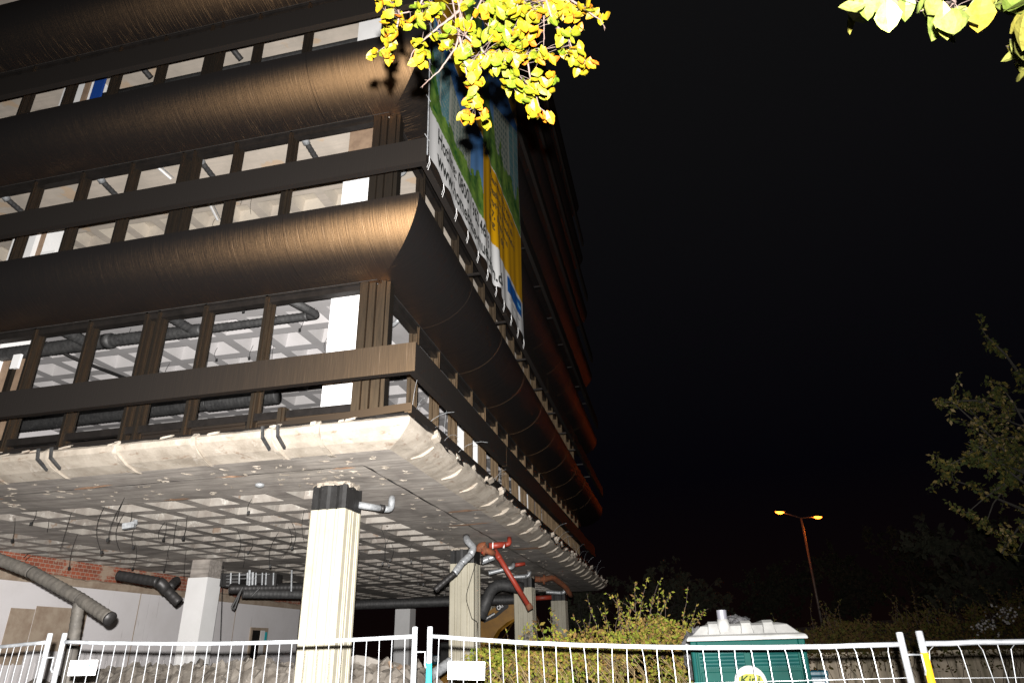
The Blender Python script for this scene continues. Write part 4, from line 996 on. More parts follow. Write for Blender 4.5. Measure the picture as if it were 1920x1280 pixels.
g.build('roof_rib', 'roof_white', rf)
vp = Vector((TX0+.285, ry0+.12, TZ+.075)); g = MB(); g.tube([vp, vp+Vector((0, 0, .09))], [.062, .043], 18); g.build('vent_base', 'roof_white', rf, smooth=True)
g = MB(); g.tube([vp+Vector((0, 0, .085)), vp+Vector((0, 0, .160))], .040, 18, False); g.tube([vp+Vector((0, 0, .085)), vp+Vector((0, 0, .158))], .034, 18, False); g.build('vent_pipe', 'pvc', rf, smooth=True)
# bin beside it
bn = atD(1534, 1300, 11.0); 
by = 10.0; bc = onY(1533, 1262, by); bw = (onY(1553, 1262, by).x-onY(1512, 1262, by).x)/2; zt = onY(1533, 1256, by).z
t = thing('waste_bin', 'dark blue green waste bin standing right of the portable toilet', 'bin', (bc.x, by, -.1))
g = MB(); g.prism([(-bw*.82, -.1), (bw*.82, -.1), (bw*.95, zt-.07), (-bw*.95, zt-.07)], lambda p, s_: (bc.x+p[0], s_, p[1]), by, by+.35); g.build('body', 'bin', t, bevel=.01)
g = MB(); g.box(bc.x-bw, bc.x+bw, by-.02, by+.4, zt-.068, zt); g.build('lid', 'bin', t, bevel=.02)
g = MB(); rr = random.Random(2); x = bc.x-bw*.5
for k in range(8): g.box(x, x+bw*.09, by-.006, by-.003, zt-.155-.008*rr.random(), zt-.125); x += bw*.125
for k in range(5): g.box(bc.x-bw*.25+k*bw*.1, bc.x-bw*.25+k*bw*.1+bw*.06, by-.006, by-.003, zt-.185, zt-.172)
g.build('lettering', 'white_ink', t)

# crumpled plastic sheets behind the toilet
def crumple(label, c_, sx, sz, seed, D_=.25):
    g = MB(); n = 16; vs = []
    for i in range(n+1):
        th = math.pi*i/n
        for k in range(2*n):
            ph = math.pi*k/n; d = Vector((math.sin(th)*math.cos(ph), math.sin(th)*math.sin(ph), math.cos(th)))
            r_ = .75+.45*noise.noise(d*2.2+Vector((seed, 0, 0)))+.25*abs(noise.noise(d*6+Vector((0, seed, 0))))
            vs.append((c_.x+d.x*sx*r_, c_.y+d.y*D_*r_, c_.z+d.z*sz*r_))
    g.add(vs, [(i*2*n+k, i*2*n+(k+1) % (2*n), (i+1)*2*n+(k+1) % (2*n), (i+1)*2*n+k) for i in range(n) for k in range(2*n)])
    tag(g.build('plastic_sheet', 'plastic_sheet'), label, 'plastic sheet')
crumple('crumpled grey plastic sheet piled left behind the toilet roof', onY(1303, 1196, 7.6)+Vector((0, 0, -.14)), .15, .26, 1)
crumple('crumpled dark plastic sheet sticking up behind the vent pipe of the toilet', onY(1384, 1172, 7.7)+Vector((0, 0, .0)), .16, .10, 2)

# ================================================================ EXCAVATOR
ex = thing('excavator', 'yellow excavator with curved boom parked behind the open storey', 'excavator', (-9.0, 25.2, -.1))
E0 = 26.6
bp = [(898, 1230), (903, 1195), (916, 1170), (938, 1152), (968, 1136)]; lo = [(912, 1235), (921, 1200), (934, 1180), (950, 1166), (985, 1148)]
tp = [(880, 1222), (896, 1172), (905, 1155), (925, 1139), (945, 1132), (985, 1124)]
top = [onY(*p, E0) for p in tp]; bot = [onY(*p, E0) for p in lo]
g = MB(); n = len(top); vs = [v+Vector((0, .0, 0)) for v in top]+list(bot)+[v+Vector((0, .5, 0)) for v in top]+[v+Vector((0, .5, 0)) for v in bot]
fs = []
for i in range(n-1): fs += [(i, n+i, n+i+1, i+1), (2*n+i, 2*n+i+1, 3*n+i+1, 3*n+i), (i, i+1, 2*n+i+1, 2*n+i), (n+i, 3*n+i, 3*n+i+1, n+i+1)]
fs += [(0, 2*n, 3*n, n), (n-1, 2*n-1, 4*n-1, 3*n-1)]
g.add(vs, fs); bm_ = g.build('boom', 'cat_yellow', ex)
def eplate(pts, mat, name, off): 
    g = MB(); P3 = [onY(*p, E0)+Vector((0, -off, 0)) for p in pts]; N = len(P3); g.add(P3+[p+Vector((0, off*.9, 0)) for p in P3], [tuple(range(N)), tuple(range(2*N-1, N-1, -1))]+[(k, (k+1) % N, N+(k+1) % N, N+k) for k in range(N)]); return g.build(name, mat, ex)
eplate([(905, 1164), (928, 1151), (952, 1132), (954, 1137), (930, 1157), (908, 1167)], 'cat_black', 'stripe', .02)
eplate([(929, 1136), (946, 1130), (955, 1128), (952, 1140), (941, 1146), (931, 1144)], 'cat_black', 'decal_field', .03)
eplate([(905, 1160), (909, 1157), (926, 1147), (929, 1150), (909, 1164), (905, 1165)], 'cat_black', 'stripe', .026)
pa, pb = onY(934, 1143.5, E0-.05), onY(945, 1135.5, E0-.05); xd = (pb-pa); yd = Vector((-xd.z, 0, xd.x)).normalized()
text('CAT', 'lettering', .20, 'white_ink', ex, pa, xd, yd, .002, maxw=.27, bold=.006)
pa, pb = onY(909, 1162, E0-.05), onY(928, 1150.5, E0-.05); xd = pb-pa; yd = Vector((-xd.z, 0, xd.x)).normalized()
g = MB(); rr = random.Random(8); u = xd.normalized(); Lx = xd.length
for k in range(12): g.obox(pa+u*Lx*(k+.5)/12+yd*.02, [u, (0, 1, 0), yd], (Lx/12*.36, .002, rr.uniform(.018, .032)))
g.build('small_lettering', 'white_ink', ex)
g = MB(); b0_ = onY(982, 1134, E0); g.obox((b0_.x, E0+1.3, b0_.z-.35), [(1, 0, 0), (0, 1, -.3), (0, .3, 1)], (.16, .9, .16)); g.build('stick', 'cat_yellow', ex)
g = MB(); g.box(-9.9, -7.6, E0-1.0, E0+1.4, .7, 1.55); g.build('engine_house', 'cat_yellow', ex, bevel=.08)
g = MB(); g.box(-8.6, -7.5, E0-1.0, E0-.15, 1.55, 2.3); g.build('cab', 'cat_black', ex, bevel=.06)
for yk in (E0-1.2, E0+1.0):
    g = MB(); g.prism([(-1.7, .3), (-1.5, 0), (1.5, 0), (1.7, .3), (1.5, .8), (-1.5, .8)], lambda p, s_: (-8.7+p[0], s_, p[1]-.05), yk, yk+.5); g.build('track', 'cat_black', ex, bevel=.05)
# container sign far behind
s0 = onY(820, 1232, 30); t = thing('site_container', 'dark teal container with pale lettering far behind under the building', 'container', (s0.x, 30, -.1))
g = MB(); g.box(onY(806, 1230, 30).x, onY(830, 1230, 30).x, 30, 32, -.1, onY(806, 1228, 30).z)
g.build('box', 'bin', t); text('UNIFELD', 'lettering', .3, 'white_ink', t, (onY(807, 1230, 30).x, 29.99, s0.z-.15), (1, 0, 0), (0, 0, 1), .002, maxw=.55)

# ================================================================ RUBBLE, GROUND
def heightmesh(name, x0, x1, y0, y1, fn, mat, step=.16):
    nx, ny_ = int((x1-x0)/step), int((y1-y0)/step); vs = [(x0+(x1-x0)*i/nx, y0+(y1-y0)*j/ny_, 0) for j in range(ny_+1) for i in range(nx+1)]
    vs = [(x, y, fn(x, y)) for x, y, _ in vs]; g = MB(); g.add(vs, [(j*(nx+1)+i, j*(nx+1)+i+1, (j+1)*(nx+1)+i+1, (j+1)*(nx+1)+i) for j in range(ny_) for i in range(nx)]); return g.build(name, mat)
def rh(x, y):
    e = min(1, max(0, (x+14.5)/2.5))*min(1, max(0, (-3.4-x)/1.2))*min(1, max(0, (y-10.2)/1.6))*min(1, max(0, (15.0-y)/1.5))
    q_ = Vector((x, y, 0)); r_ = 1-abs(noise.noise(q_*.9)); r2_ = 1-abs(noise.noise(q_*2.7)); r3_ = noise.noise(q_*7)
    return -.25+e*(1.42+.32*r_+.22*r2_+.10*r3_ + (.12 if -11 < x < -6.5 else 0))
tag(heightmesh('rubble_heap', -14.8, -3.2, 10, 15.2, rh, 'rubble', .11), 'heap of broken concrete and plaster under the building behind the fence', 'rubble', kind='stuff')
g = MB(); rr = random.Random(77)
for i in range(300):
    x, y = rr.uniform(-13.5, -4.0), rr.uniform(10.8, 14.2); z_ = rh(x, y)
    if z_ < .6: continue
    a = [Vector((rr.uniform(-1, 1), rr.uniform(-1, 1), rr.uniform(-1, 1))).normalized()]; b = a[0].orthogonal().normalized(); c_ = a[0].cross(b); s_ = rr.uniform(.03, .20)
    n = 7; pl = [(math.cos(2*math.pi*k/n)*s_*rr.uniform(.6, 1.1), math.sin(2*math.pi*k/n)*s_*rr.uniform(.5, 1)) for k in range(n)]; o_ = Vector((x, y, z_+.02)); th = rr.uniform(.015, .05)
    g.prism(pl, lambda p, t_: o_+a[0]*p[0]+b*p[1]+c_*t_, -th, th)
tag(g.build('rubble_chunk', 'rubble'), 'loose chunks and shards of masonry lying on the heap', 'rubble', kind='stuff')
# pale slab chunk right of column 1
t0_ = onY(690, 1250, 13.2); g = MB(); pts = [(655, 1231), (668, 1227), (690, 1230), (712, 1238), (722, 1250), (720, 1262), (690, 1268), (655, 1270)]; P3 = [onY(*p, 13.0) for p in pts]; N = len(P3)
ctrP = sum(P3, Vector())/N
g.add(P3+[p+Vector((.05, .35, -.04)) for p in P3]+[ctrP+Vector((0, -.06, 0))], [(k, (k+1) % N, 2*N) for k in range(N)]+[(k, N+k, N+(k+1) % N, (k+1) % N) for k in range(N)])
tag(g.build('concrete_chunk', 'coffer'), 'pale slab of broken concrete right of the nearest column', 'concrete chunk')
duct('galvanised_pipe', 'scrap pipe lying on the rubble between the middle fence posts and second column', 'pipe', [('pipe', [A(800, 1272, 13.5), A(845, 1240, 13.8)], .09, 'galv', 's')])
for i, (a_, b_) in enumerate([((735, 1262), (752, 1248)), ((720, 1270), (760, 1262)), ((745, 1275), (730, 1240))]):
    g = MB(); g.tube([A(*a_, 13.2), A(*b_, 13.4)], .035, 5); tag(g.build('splintered_board', 'wood'), ['splintered board leaning steeply on the rubble right of the nearest column', 'splintered board lying flat on the rubble right of the nearest column', 'broken stick poking up from the rubble right of the nearest column'][i], 'board')

g = MB(); n = 60; S = 260
vs = [(-S+2*S*i/n, -S+2*S*j/n, -.1) for j in range(n+1) for i in range(n+1)]
g.add(vs, [(j*(n+1)+i, j*(n+1)+i+1, (j+1)*(n+1)+i+1, (j+1)*(n+1)+i) for j in range(n) for i in range(n)]); tag(g.build('ground', 'ground'), 'bare dirt ground of the demolition site', 'ground', kind='structure')

# ================================================================ RIGHT RETAINING WALL
ry = 19.0; zt = onY(1515, 1224, ry).z
g = MB(); xw = onY(1490, 1224, ry).x; n = 60
g.box(xw-1.5, xw+14, ry, ry+.35, -.1, zt); tag(g.build('retaining_wall', 'rwall'), 'stained brown concrete wall under the overgrown bank at the right', 'wall')

# ================================================================ PLANTS
def leaf_quad(mb, p, d, u, L, W):
    s_ = d.cross(u).normalized()*W*.5; mb.add([p, p+d*L*.45+s_, p+d*L, p+d*L*.45-s_], [(0, 1, 2, 3)])
def rv(rr): 
    while True:
        v = Vector((rr.uniform(-1, 1), rr.uniform(-1, 1), rr.uniform(-1, 1)))
        if .05 < v.length < 1: return v.normalized()
def leafcloud(pts_fn, n, L, W, seed, tint=(0, 1), droop=0):
    rr = random.Random(seed); mb = MB(); T = []
    for i in range(n):
        p = pts_fn(rr)
        if p is None: continue
        d = (rv(rr)+Vector((0, 0, -droop))).normalized(); u = rv(rr); k = rr.uniform(.6, 1.3); leaf_quad(mb, p, d, u, L*k, W*k)
        c_ = tint[0]+(tint[1]-tint[0])*min(1, max(0, noise.noise(p*1.7)*.5+.5+rr.uniform(-.4, .4))); T.append(c_)
    mb.t = T; return mb
def stems(mb, base, n, h, spread, seed, r_=.006, leaves=None, lean=(0, 0), lt=None, T=None, L=.05):
    rr = random.Random(seed)
    for i in range(n):
        p = Vector(base)+Vector((rr.gauss(0, spread), rr.gauss(0, spread*.6), 0)); d = Vector((rr.uniform(-.4, .4)+lean[0], rr.uniform(-.3, .3)+lean[1], 1)).normalized(); pts = [p]; hh = h*rr.uniform(.6, 1.15); k = 8
        for s_ in range(k):
            d = (d+Vector((rr.uniform(-.18, .18), rr.uniform(-.18, .18), -.02*s_))).normalized(); p = p+d*hh/k; pts.append(p)
        mb.tube(pts, [r_*(1-.8*j/k) for j in range(k+1)], 4)
        if leaves is not None:
            for s_ in range(int(hh/L*2.2)):
                j = rr.uniform(.15, 1)*k; j0 = int(min(k-1, j)); q_ = pts[j0].lerp(pts[j0+1], j-j0); dd = (rv(rr)+Vector((0, 0, .2))).normalized(); leaf_quad(leaves, q_, dd, rv(rr), L*rr.uniform(.6, 1.2), L*.45); T.append(rr.random())
# big shrub between column 2 and toilet
sh = thing('shrub', 'large leafy shrub with arching dry shoots between the columns and the portable toilet', 'shrub', (-1.3, 8.9, -.1))
rr = random.Random(31)
def prof(x):  # top height of shrub in z by x
    ks = [(-2.95, .8), (-2.6, 1.75), (-2.3, 2.02), (-1.7, 2.05), (-1.1, 2.12), (-.6, 2.22), (-.2, 2.25), (.2, 2.1), (.6, 1.6)]
    for (a, b), (c_, d) in zip(ks, ks[1:]):
        if a <= x <= c_: return b+(d-b)*(x-a)/(c_-a)
    return .5
def shp(rr):
    x = rr.uniform(-2.95, .5); zt_ = prof(x)*(1+.05*noise.noise(Vector((x*4, 0, 3)))); y = rr.uniform(8.0, 9.8)
    z_ = zt_-abs(y-8.7)*.25-rr.random()**1.6*1.2 if rr.random() < .75 else rr.uniform(.6, zt_)
    front = 8.0+.35*max(0, (z_-1.2)); 
    if rr.random() < .6: y = front+rr.random()*.25+.15*noise.noise(Vector((x*2, z_*2, 0)))
    p = Vector((x, y, z_))
    if noise.noise(p*3.1) < -.22: return None
    return p
lc = leafcloud(shp, 24000, .046, .027, 5)
stm = MB(); T2 = []; lv2 = MB()
for (x, n_, h, ln) in [(-2.3, 7, .45, 0), (-1.9, 5, .7, .15), (-1.5, 7, .6, 0), (-1.1, 9, .7, .1), (-.75, 10, .75, 0), (-.4, 10, .85, .05), (-.1, 8, .7, .2), (.15, 7, .45, .2)]:
    stems(stm, (x, 8.7, prof(x)-.42), n_, h, .16, int(x*100)+900, .006, lv2, (ln, 0), None, T2, .045)
for k in range(8): stems(stm, (-2.6+k*.4, 8.8, -.1), 4, 2.0, .2, 400+k, .012)
base = len(lc.v); lc.v += lv2.v; lc.f += [tuple(i+base for i in f) for f in lv2.f]; lc.t += T2; lc.mi = [0]*len(lc.f)
lc.build('foliage', 'shrub', sh); stm.build('stem', 'twig', sh)
g = MB()
for k in range(330):         # trailing straw at the lower right
    x = rr.uniform(-2.2, .2); y = 8.0+rr.uniform(-.1, .25); z_ = rr.uniform(.9, 1.9); L_ = rr.uniform(.15, .4); g.tube([(x, y, z_), (x+.12, y-.05, z_-L_*.4), (x+.3*rr.random()-.05, y-.03, z_-L_)], .0035, 3)
M['straw'] = mottled('dry_stem', (.11, .075, .03), (.07, .05, .02), 4, .9).m; g.build('dry_shoot', 'straw', sh)
def weed(label, base, h, seed, mat='shrub', L=.08):
    t = thing('weed', label, 'plant', base); s_ = MB(); l_ = MB(); T = []; stems(s_, base, 2, h, .05, seed, .008, l_, (0, 0), None, T, L); l_.t = T; s_.build('stem', 'twig', t); l_.build('foliage', mat, t)
b_ = onY(1030, 1200, 9.2); b_.z = 1.75; weed('bright green young weed standing in front of the fourth column', b_, .62, 3, 'shrub', .11)
b_ = onY(1100, 1200, 9.4); b_.z = 1.7; weed('bright green weed sprouting above the middle of the shrub', b_, .65, 8, 'shrub', .10)
b_ = onY(1205, 1180, 9.3); b_.z = 2.0; weed('tall thin weed rising highest above the shrub left of the toilet', b_, .75, 14, 'shrub', .06)

# overgrown bank on the wall at the right
hd = thing('hedge', 'dark olive overgrown hedge with tall dry weeds on top of the concrete wall', 'hedge', (xw+4, ry+1, zt))
def bank_top(x): return zt+.55+(x-xw)*.10+.35*noise.noise(Vector((x*.9, 0, 0)))+.15*noise.noise(Vector((x*3, 0, 0)))
def hb(rr):
    x = rr.uniform(xw-1.5, xw+11); zz_ = bank_top(x)
    if rr.random() < .07: return Vector((x, ry-.05-rr.random()*.12, zt-rr.random()**2*.45))
    z_ = zt-.06+(zz_-zt)*rr.random(); y = ry-.12+(z_-zt)*1.1+rr.uniform(0, .8); p = Vector((x, y, z_))
    return None if noise.noise(p*2.2) < -.25 else p
lc = leafcloud(hb, 26000, .085, .045, 15); stm = MB(); T2 = []; lv2 = MB()
for k in range(34):
    x = xw-.6+k*.33+rr.uniform(-.2, .2); stems(stm, (x, ry+.9, bank_top(x)-.35), 4, rr.uniform(.4, .95), .2, 700+k, .009, lv2, (0, 0), None, T2, .07)
base = len(lc.v); lc.v += lv2.v; lc.f += [tuple(i+base for i in f) for f in lv2.f]; lc.t += T2; lc.mi = [0]*len(lc.f)
lc.build('foliage', 'hedge', hd); stm.build('stem', 'twig', hd)
g = MB()
for k in range(120):
    c_ = (1888 if k % 2 else 1850, 1150 if k % 2 else 1172); p = onY(c_[0]+rr.gauss(0, 12), c_[1]+rr.gauss(0, 8), ry-.1); leaf_quad(g, p, rv(rr), rv(rr), .06, .06)
M['flower'] = Mat('white_blossom', (.22, .21, .21), .8).m; g.build('blossom', 'flower', hd)
g = MB()
for k in range(60):
    x = xw-.6+rr.random()*9; g.tube([(x, ry-.03, zt), (x+rr.uniform(-.1, .1), ry-.06, zt-.25), (x+rr.uniform(-.15, .15), ry-.02, zt-rr.uniform(.3, .8))], .008, 3)
g.build('ivy_strand', 'twig', hd, kind='stuff')
g = MB(); g.add([(xw-1.5, ry+.3, zt-.02), (xw+14, ry+.3, zt-.02), (xw+14, ry+9, zt+1.4), (xw-1.5, ry+9, zt+.6)], [(0, 1, 2, 3)]); tag(g.build('grassy_bank', 'ground'), 'earth bank behind the concrete wall', 'bank', kind='structure')

# sparse tree at the right edge
def tree(name, label, base, h, crown, nleaf, L, seed, mat, trunk_r=.12, nb=26, tint=(0, 1), group=None, hang_=.4):
    t = thing(name, label, 'tree', base, group); rr = random.Random(seed); s_ = MB(); b = Vector(base); cc = Vector(crown[0]); cr = crown[1]
    topp = cc+Vector((0, 0, cr[2]*.5)); tr = [b.lerp(topp, k/6)+Vector((rr.uniform(-.1, .1), rr.uniform(-.1, .1), 0))*(k > 0) for k in range(7)]
    s_.tube(tr, [trunk_r*(1-.13*k) for k in range(7)], 8); tips = []
    for k in range(nb):
        j = rr.uniform(2.2, 5.8); j0 = int(j); p = tr[j0].lerp(tr[j0+1], j-j0) if j0 < 6 else tr[6]; v = rv(rr); e = cc+Vector((v.x*cr[0], v.y*cr[1], v.z*cr[2]))*rr.uniform(.7, 1)
        mid = p.lerp(e, .5)+Vector((0, 0, .12*cr[2])); pts = []
        for q_ in range(7): u = q_/6; pts.append(p*(1-u)**2+mid*2*u*(1-u)+e*u*u+rv(rr)*.03)
        s_.tube(pts, [trunk_r*.28*(1-.85*q_/6)+.003 for q_ in range(7)], 4)
        for w_ in range(9):
            q_ = pts[rr.randrange(2, 7)]; d = (rv(rr)+Vector((0, 0, -.2*hang_))).normalized(); e2 = q_+d*rr.uniform(.3, .9)*cr[0]*.35; m2 = q_.lerp(e2, .5)+rv(rr)*.06
            s_.tube([q_, m2, e2], [.006, .005, .003], 3); tips += [(q_, m2, e2)]
    l_ = MB(); T = []
    for k in range(nleaf):
        a, m_, e = tips[rr.randrange(len(tips))]; u = rr.random(); p = a*(1-u)**2+m_*2*u*(1-u)+e*u*u+rv(rr)*.06; d = (rv(rr)+Vector((0, 0, -hang_))).normalized(); z_ = rr.uniform(.5, 1.3)
        leaf_quad(l_, p, d, rv(rr), L*z_, L*.6*z_); T.append(tint[0]+(tint[1]-tint[0])*min(1, rr.random()**1.5*.9+.25*noise.noise(p)))
    l_.t = T; s_.build('trunk', 'bark', t); l_.build('crown', mat, t); return t
tc = atD(1978, 865, 15.5)
tree('deciduous_tree', 'half bare tree with sparse yellowish leaves at the right picture edge', (tc.x+.5, tc.y+.3, 1.0), 8, (tc, (1.85, 1.8, 3.0)), 16000, .085, 5, 'tree', .13, 40)
# far dark trees
for i, (x, y, D_, rx, rz, lab) in enumerate([(1700, 1060, 62, 4.5, 4.0, 'dark tree behind the street lamp, tallest and right of its pole'), (1590, 1090, 66, 4.0, 3.0, 'dark low tree directly behind the street lamp pole'), (1440, 1100, 70, 4.5, 2.6, 'dark tree left of the street lamp'), (1820, 1090, 38, 3.8, 3.2, 'dark tree just left of the half bare tree'), (1250, 1120, 52, 5, 2.4, 'dark tree far behind the shrub left of the toilet'), (1085, 1140, 48, 2.6, 2.4, 'dark yellowish bush beyond the far corner of the building')]):
    c_ = atD(x, y, D_); tree('distant_tree', lab, (c_.x, c_.y, -.1), 8, (c_, (rx, rx*.8, rz)), 5200, .30, 60+i, 'fartree', .22, 22, (0, 1), 'dark trees beyond the site')

# ================================================================ STREET LAMP
lp = atD(1502, 970, 50); hl = atD(1462, 960, 48.6); hr = atD(1533, 969, 51.2)
sl = thing('street_lamp', 'tall double armed street lamp glowing orange beyond the wall', 'street lamp', (lp.x, lp.y, -.1))
g = MB(); g.tube([(lp.x, lp.y, -.1), (lp.x, lp.y, lp.z)], [.11, .06], 10); g.build('pole', 'pole', sl, smooth=True)
for h_ in (hl, hr):
    g = MB(); g.tube([(lp.x, lp.y, lp.z-.02), h_+Vector((0, 0, .06))], .035, 6); g.build('arm', 'pole', sl)
    d = (h_-lp).normalized(); d.z = 0; d.normalize(); s_ = Vector((-d.y, d.x, 0)); N = 14
    g = MB()
    for k, (sc1, dz) in enumerate([(1, .05), (.9, .14), (.5, .19)]): pass
    rings = [[h_+d*math.cos(2*math.pi*k/N)*.42*a_+s_*math.sin(2*math.pi*k/N)*.19*a_+Vector((0, 0, dz)) for k in range(N)] for a_, dz in ((1, .03), (.95, .10), (.6, .17), (.1, .19))]
    vs = [v for r_ in rings for v in r_]; g.add(vs, [(i*N+k, i*N+(k+1) % N, (i+1)*N+(k+1) % N, (i+1)*N+k) for i in range(3) for k in range(N)]); hd_ = g.build('lamp_head', 'dark_metal', sl, smooth=True)
    g = MB(); rings = [[h_+d*math.cos(2*math.pi*k/N)*.38*a_+s_*math.sin(2*math.pi*k/N)*.17*a_+Vector((0, 0, dz)) for k in range(N)] for a_, dz in ((1, .028), (.85, -.04), (.45, -.09), (.05, -.10))]
    vs = [v for r_ in rings for v in r_]; g.add(vs, [(i*N+k, i*N+(k+1) % N, (i+1)*N+(k+1) % N, (i+1)*N+k) for i in range(3) for k in range(N)]); g.build('lamp_bowl', 'lamp_glow', hd_, smooth=True)
    pl = bpy.data.lights.new('sodium_light', 'POINT'); po = bpy.data.objects.new('sodium_light', pl); C.objects.link(po); po.location = h_+Vector((0, 0, -.25)); pl.energy = 110; pl.color = (1, .20, .015); pl.shadow_soft_size = .15
# only the two lamp heads above tint the facade orange
# ================================================================ OVERHANGING BRANCHES
def beech_leaf(mb, p, d, u, L, W):
    s_ = d.cross(u).normalized(); n_ = s_.cross(d).normalized(); mb_v = []; prof_ = [(0, 0), (.12, .32), (.3, .74), (.5, .95), (.68, .86), (.84, .52), (.94, .22), (1, 0)]
    mid = [p+d*L*t_+n_*L*.10*math.sin(t_*3)*-1 for t_, _ in prof_]
    lft = [m_+s_*W*.5*w_*(1+(.06 if i % 2 else -.04))+n_*W*.16*w_ for i, (m_, (_, w_)) in enumerate(zip(mid, prof_))]; rgt = [m_-s_*W*.5*w_*(1+(.06 if i % 2 else -.04))+n_*W*.16*w_ for i, (m_, (_, w_)) in enumerate(zip(mid, prof_))]
    n = len(prof_); mb.add(mid+lft+rgt, [(i, i+1, n+i+1, n+i) for i in range(n-1)]+[(i, 2*n+i, 2*n+i+1, i+1) for i in range(n-1)]); return 2*(n-1)
def branch(label, twigs, clusters, D_, scale, mat, seed, L, mul=1, bough=None):
    o_ = atD(*twigs[0][0][:2], D_) if twigs else atD(*clusters[0][:2], D_)
    t = thing('beech_branch', label, 'branch', o_); rr = random.Random(seed); s_ = MB(); nodes = []
    for tw in twigs:
        dep = D_+rr.uniform(-.12, .12); pts = [atD(x, y, dep+.02*k+rr.uniform(-.01, .01)) for k, (x, y) in enumerate(tw)]; n = len(pts); fine = []
        for i in range(n-1):
            for k in range(4): fine.append(pts[i].lerp(pts[i+1], k/4)+rv(rr)*.0015)
        fine.append(pts[-1]); r0 = .0062*scale*(.6+.12*n); s_.tube(fine, [max(.0014*scale, r0*(1-.82*i/len(fine))) for i in range(len(fine))], 6); nodes += fine
        for i in range(3, len(fine), 3):    # buds / side shoots
            d = (fine[i]-fine[i-1]).normalized(); e = fine[i]+(rv(rr)*.6+d*.6).normalized()*L*rr.uniform(.15, .35); s_.tube([fine[i], e], [.0016*scale, .0011*scale], 4)
    if bough:
        bp_ = [atD(x, y, D_+.03*k) for k, (x, y) in enumerate(bough)]; fine = []
        for i in range(len(bp_)-1):
            for k in range(5): fine.append(bp_[i].lerp(bp_[i+1], k/5)+rv(rr)*.004)
        fine.append(bp_[-1]); s_.tube(fine, [.006*scale+.016*scale*i/len(fine) for i in range(len(fine))], 8)
        for tw in twigs:
            a_ = atD(*tw[0], D_); b_ = min(fine, key=lambda q_: (q_-a_).length); s_.tube([b_, b_.lerp(a_, .5)+rv(rr)*.01, a_], [.006*scale, .005*scale, .004*scale], 5)
    l_ = MB(); T = []
    for (cx_, cy_, rx_, ry_, cnt, tn) in clusters:
        for k in range(int(cnt*mul+.5)):
            a = rr.uniform(0, 2*math.pi); r_ = math.sqrt(rr.random()); p = atD(cx_+math.cos(a)*rx_*r_, cy_+math.sin(a)*ry_*r_, D_+rr.gauss(0, .14))
            near = min(nodes, key=lambda q_: (q_-p).length) if nodes else p+Vector((0, 0, .05))
            dv = (p-near); d = (Vector((0, 0, -1))*.55+rv(rr)*.75+(dv.normalized()*.5 if dv.length > 1e-4 else Vector())).normalized()
            u = (CF*-1+rv(rr)*.55).normalized(); s0_ = p-d*L*.4
            if dv.length > .01 and dv.length < .12: s_.tube([near, near.lerp(s0_, .5)+Vector((0, 0, .004)), s0_], [.0011*scale]*3, 4)
            k_ = beech_leaf(l_, s0_, d, u, L*rr.uniform(.75, 1.15), L*.62*rr.uniform(.8, 1.1)); v_ = min(.99, max(0, tn+.06+rr.gauss(0, .24))); T += [v_]*k_
    l_.t = T; s_.build('twig', 'twig', t, smooth=True); l_.build('foliage', mat, t); return t
cv = lambda pts: [(500+x/2.976, y/2.976) for x, y in pts]
tw = [cv(p) for p in [
    [(1095, -60), (1085, 0), (1075, 60), (1030, 100), (960, 150), (905, 200), (850, 240), (810, 300), (790, 370)],
    [(1085, 20), (1078, 120), (1072, 200), (1055, 270), (1010, 330), (960, 400), (900, 450), (860, 490)],
    [(1072, 200), (1092, 280), (1105, 360), (1118, 430), (1128, 520), (1160, 600), (1200, 640)],
    [(1230, -60), (1200, 0), (1160, 80), (1110, 160), (1085, 240)],
    [(1380, -60), (1395, 0), (1400, 100), (1440, 200), (1452, 330), (1470, 430), (1500, 520), (1520, 600), (1580, 640)],
    [(1540, -60), (1545, 60), (1548, 180), (1545, 280)],
    [(1550, -50), (1560, 0), (1600, 130), (1680, 200), (1715, 300), (1790, 350)],
    [(1660, -60), (1700, 0), (1800, 70), (1860, 110), (1890, 160)],
    [(1250, -40), (1245, 60), (1235, 170), (1200, 330)],
    [(900, -60), (860, 20), (820, 60), (740, 80), (660, 60)],
    [(740, 80), (720, 180), (690, 240), (620, 290)],
    [(1345, 250), (1380, 330), (1400, 420), (1350, 500)],
    [(1110, 200), (1180, 260), (1250, 330), (1330, 340)]]]
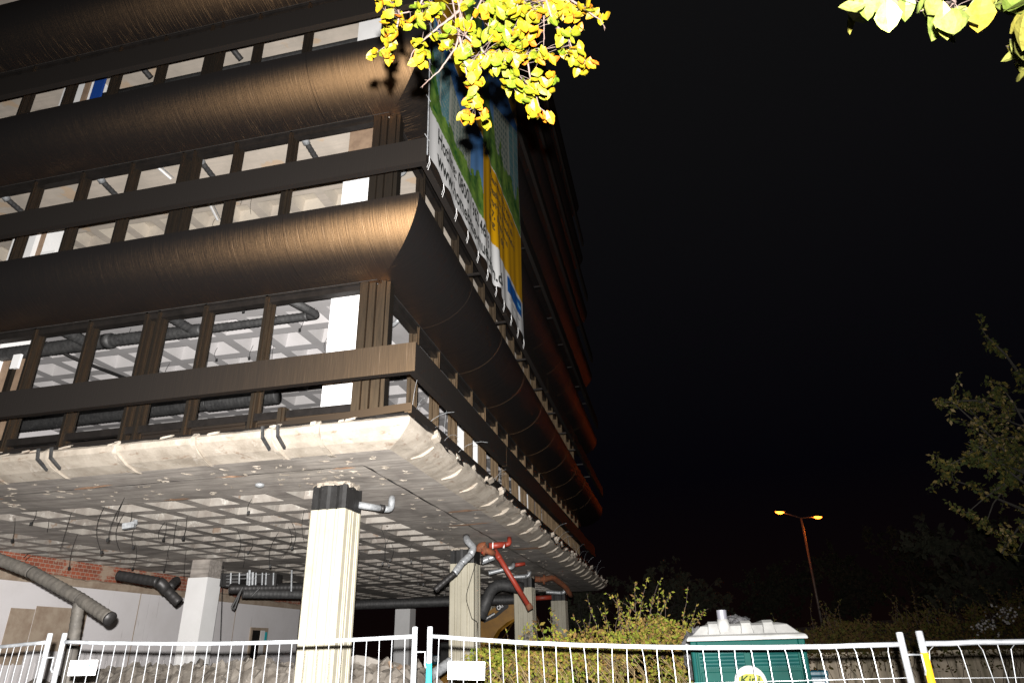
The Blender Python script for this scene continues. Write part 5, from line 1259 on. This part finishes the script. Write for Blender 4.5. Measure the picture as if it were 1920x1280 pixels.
cl = [(500+x/2.976, y/2.976, rx/2.976, ry/2.976, n, t_) for x, y, rx, ry, n, t_ in [
    (690, 15, 70, 40, 8, .35), (700, 120, 60, 60, 10, .5), (780, 130, 30, 30, 3, .5), (690, 230, 45, 50, 6, .5), (600, 295, 22, 22, 2, .5), (670, 320, 25, 40, 4, .5),
    (860, 80, 60, 60, 11, .2), (960, 40, 60, 45, 9, .15), (855, 240, 30, 28, 4, .4), (860, 330, 45, 50, 7, .55), (935, 195, 18, 20, 2, .3), (995, 230, 35, 45, 5, .35), (1035, 150, 30, 30, 3, .1),
    (1110, 130, 50, 50, 6, .3), (1085, 290, 30, 40, 4, .25), (1150, 230, 55, 70, 11, .15), (1150, 380, 50, 50, 10, .4), (1165, 470, 50, 35, 7, .45), (1150, 560, 50, 40, 8, .5), (1130, 650, 40, 40, 6, .55), (1215, 650, 35, 40, 5, .6),
    (1300, 60, 80, 60, 26, .15), (1290, 200, 75, 70, 26, .15), (1270, 340, 60, 50, 14, .25), (1400, 60, 70, 60, 18, .3), (1400, 190, 60, 70, 16, .35), (1390, 320, 60, 50, 12, .45), (1490, 190, 40, 50, 6, .85), (1500, 60, 50, 60, 10, .45),
    (1370, 450, 60, 60, 12, .2), (1450, 520, 50, 50, 10, .3), (1540, 460, 70, 70, 16, .45), (1490, 600, 30, 40, 5, .55), (1560, 640, 35, 25, 4, .8), (1520, 660, 18, 18, 1, .8), (1590, 330, 30, 30, 2, .8), (1520, 300, 40, 35, 7, .5),
    (1600, 30, 60, 45, 10, .5), (1610, 100, 30, 30, 3, .3), (1700, 60, 60, 60, 12, .5), (1810, 60, 50, 40, 7, .55), (1880, 100, 12, 12, 1, .7), (1660, 200, 40, 40, 6, .35), (1640, 290, 25, 25, 2, .3), (1720, 300, 50, 50, 8, .3), (1760, 370, 45, 40, 6, .4), (1810, 350, 22, 22, 2, .8), (1740, 180, 35, 30, 3, .3),
    (1100, 20, 40, 40, 3, .4), (1200, 60, 40, 40, 4, .5), (640, 0, 20, 14, 1, .4), (1200, 330, 25, 25, 3, .5)]]
branch('beech branch with bright yellow green leaves hanging in at the top centre', tw, cl, 3.25, .8, 'beech', 11, .060, 1.75, [(560, -190), (700, -150), (900, -160), (1060, -200), (1300, -330), (1700, -620)])
cr2 = [(1560+x/5.333, y/5.333, rx/5.333, ry/5.333, n, t_) for x, y, rx, ry, n, t_ in [
    (260, 110, 90, 80, 4, .3), (480, 60, 70, 90, 3, .3), (560, 150, 40, 40, 1, .3), (960, 40, 70, 40, 3, .2), (1060, 160, 80, 100, 4, .3), (1180, 280, 60, 60, 2, .2), (1320, 160, 70, 70, 3, .6), (1440, 80, 60, 60, 3, .3), (1780, 60, 60, 60, 3, .1), (1880, 470, 60, 80, 4, .6), (1930, 220, 30, 60, 2, .6), (1940, 720, 30, 80, 2, .6), (745, -10, 50, 20, 1, .1)]]
tw2 = [[(1560+x/5.333, y/5.333) for x, y in p] for p in [[(420, -200), (440, 0), (430, 60)], [(1230, -200), (1220, 0), (1190, 80), (1170, 120)], [(1900, -100), (1990, 300), (1960, 600)], [(1230, 20), (1100, 60), (980, 70)], [(800, -100), (745, -20)]]]
branch('second beech branch with pale overlit leaves at the top right corner', tw2, cr2, 1.75, .7, 'beech_near', 23, .072, 1.25, [(1600, -160), (1790, -170), (1990, -260), (2300, -600)])
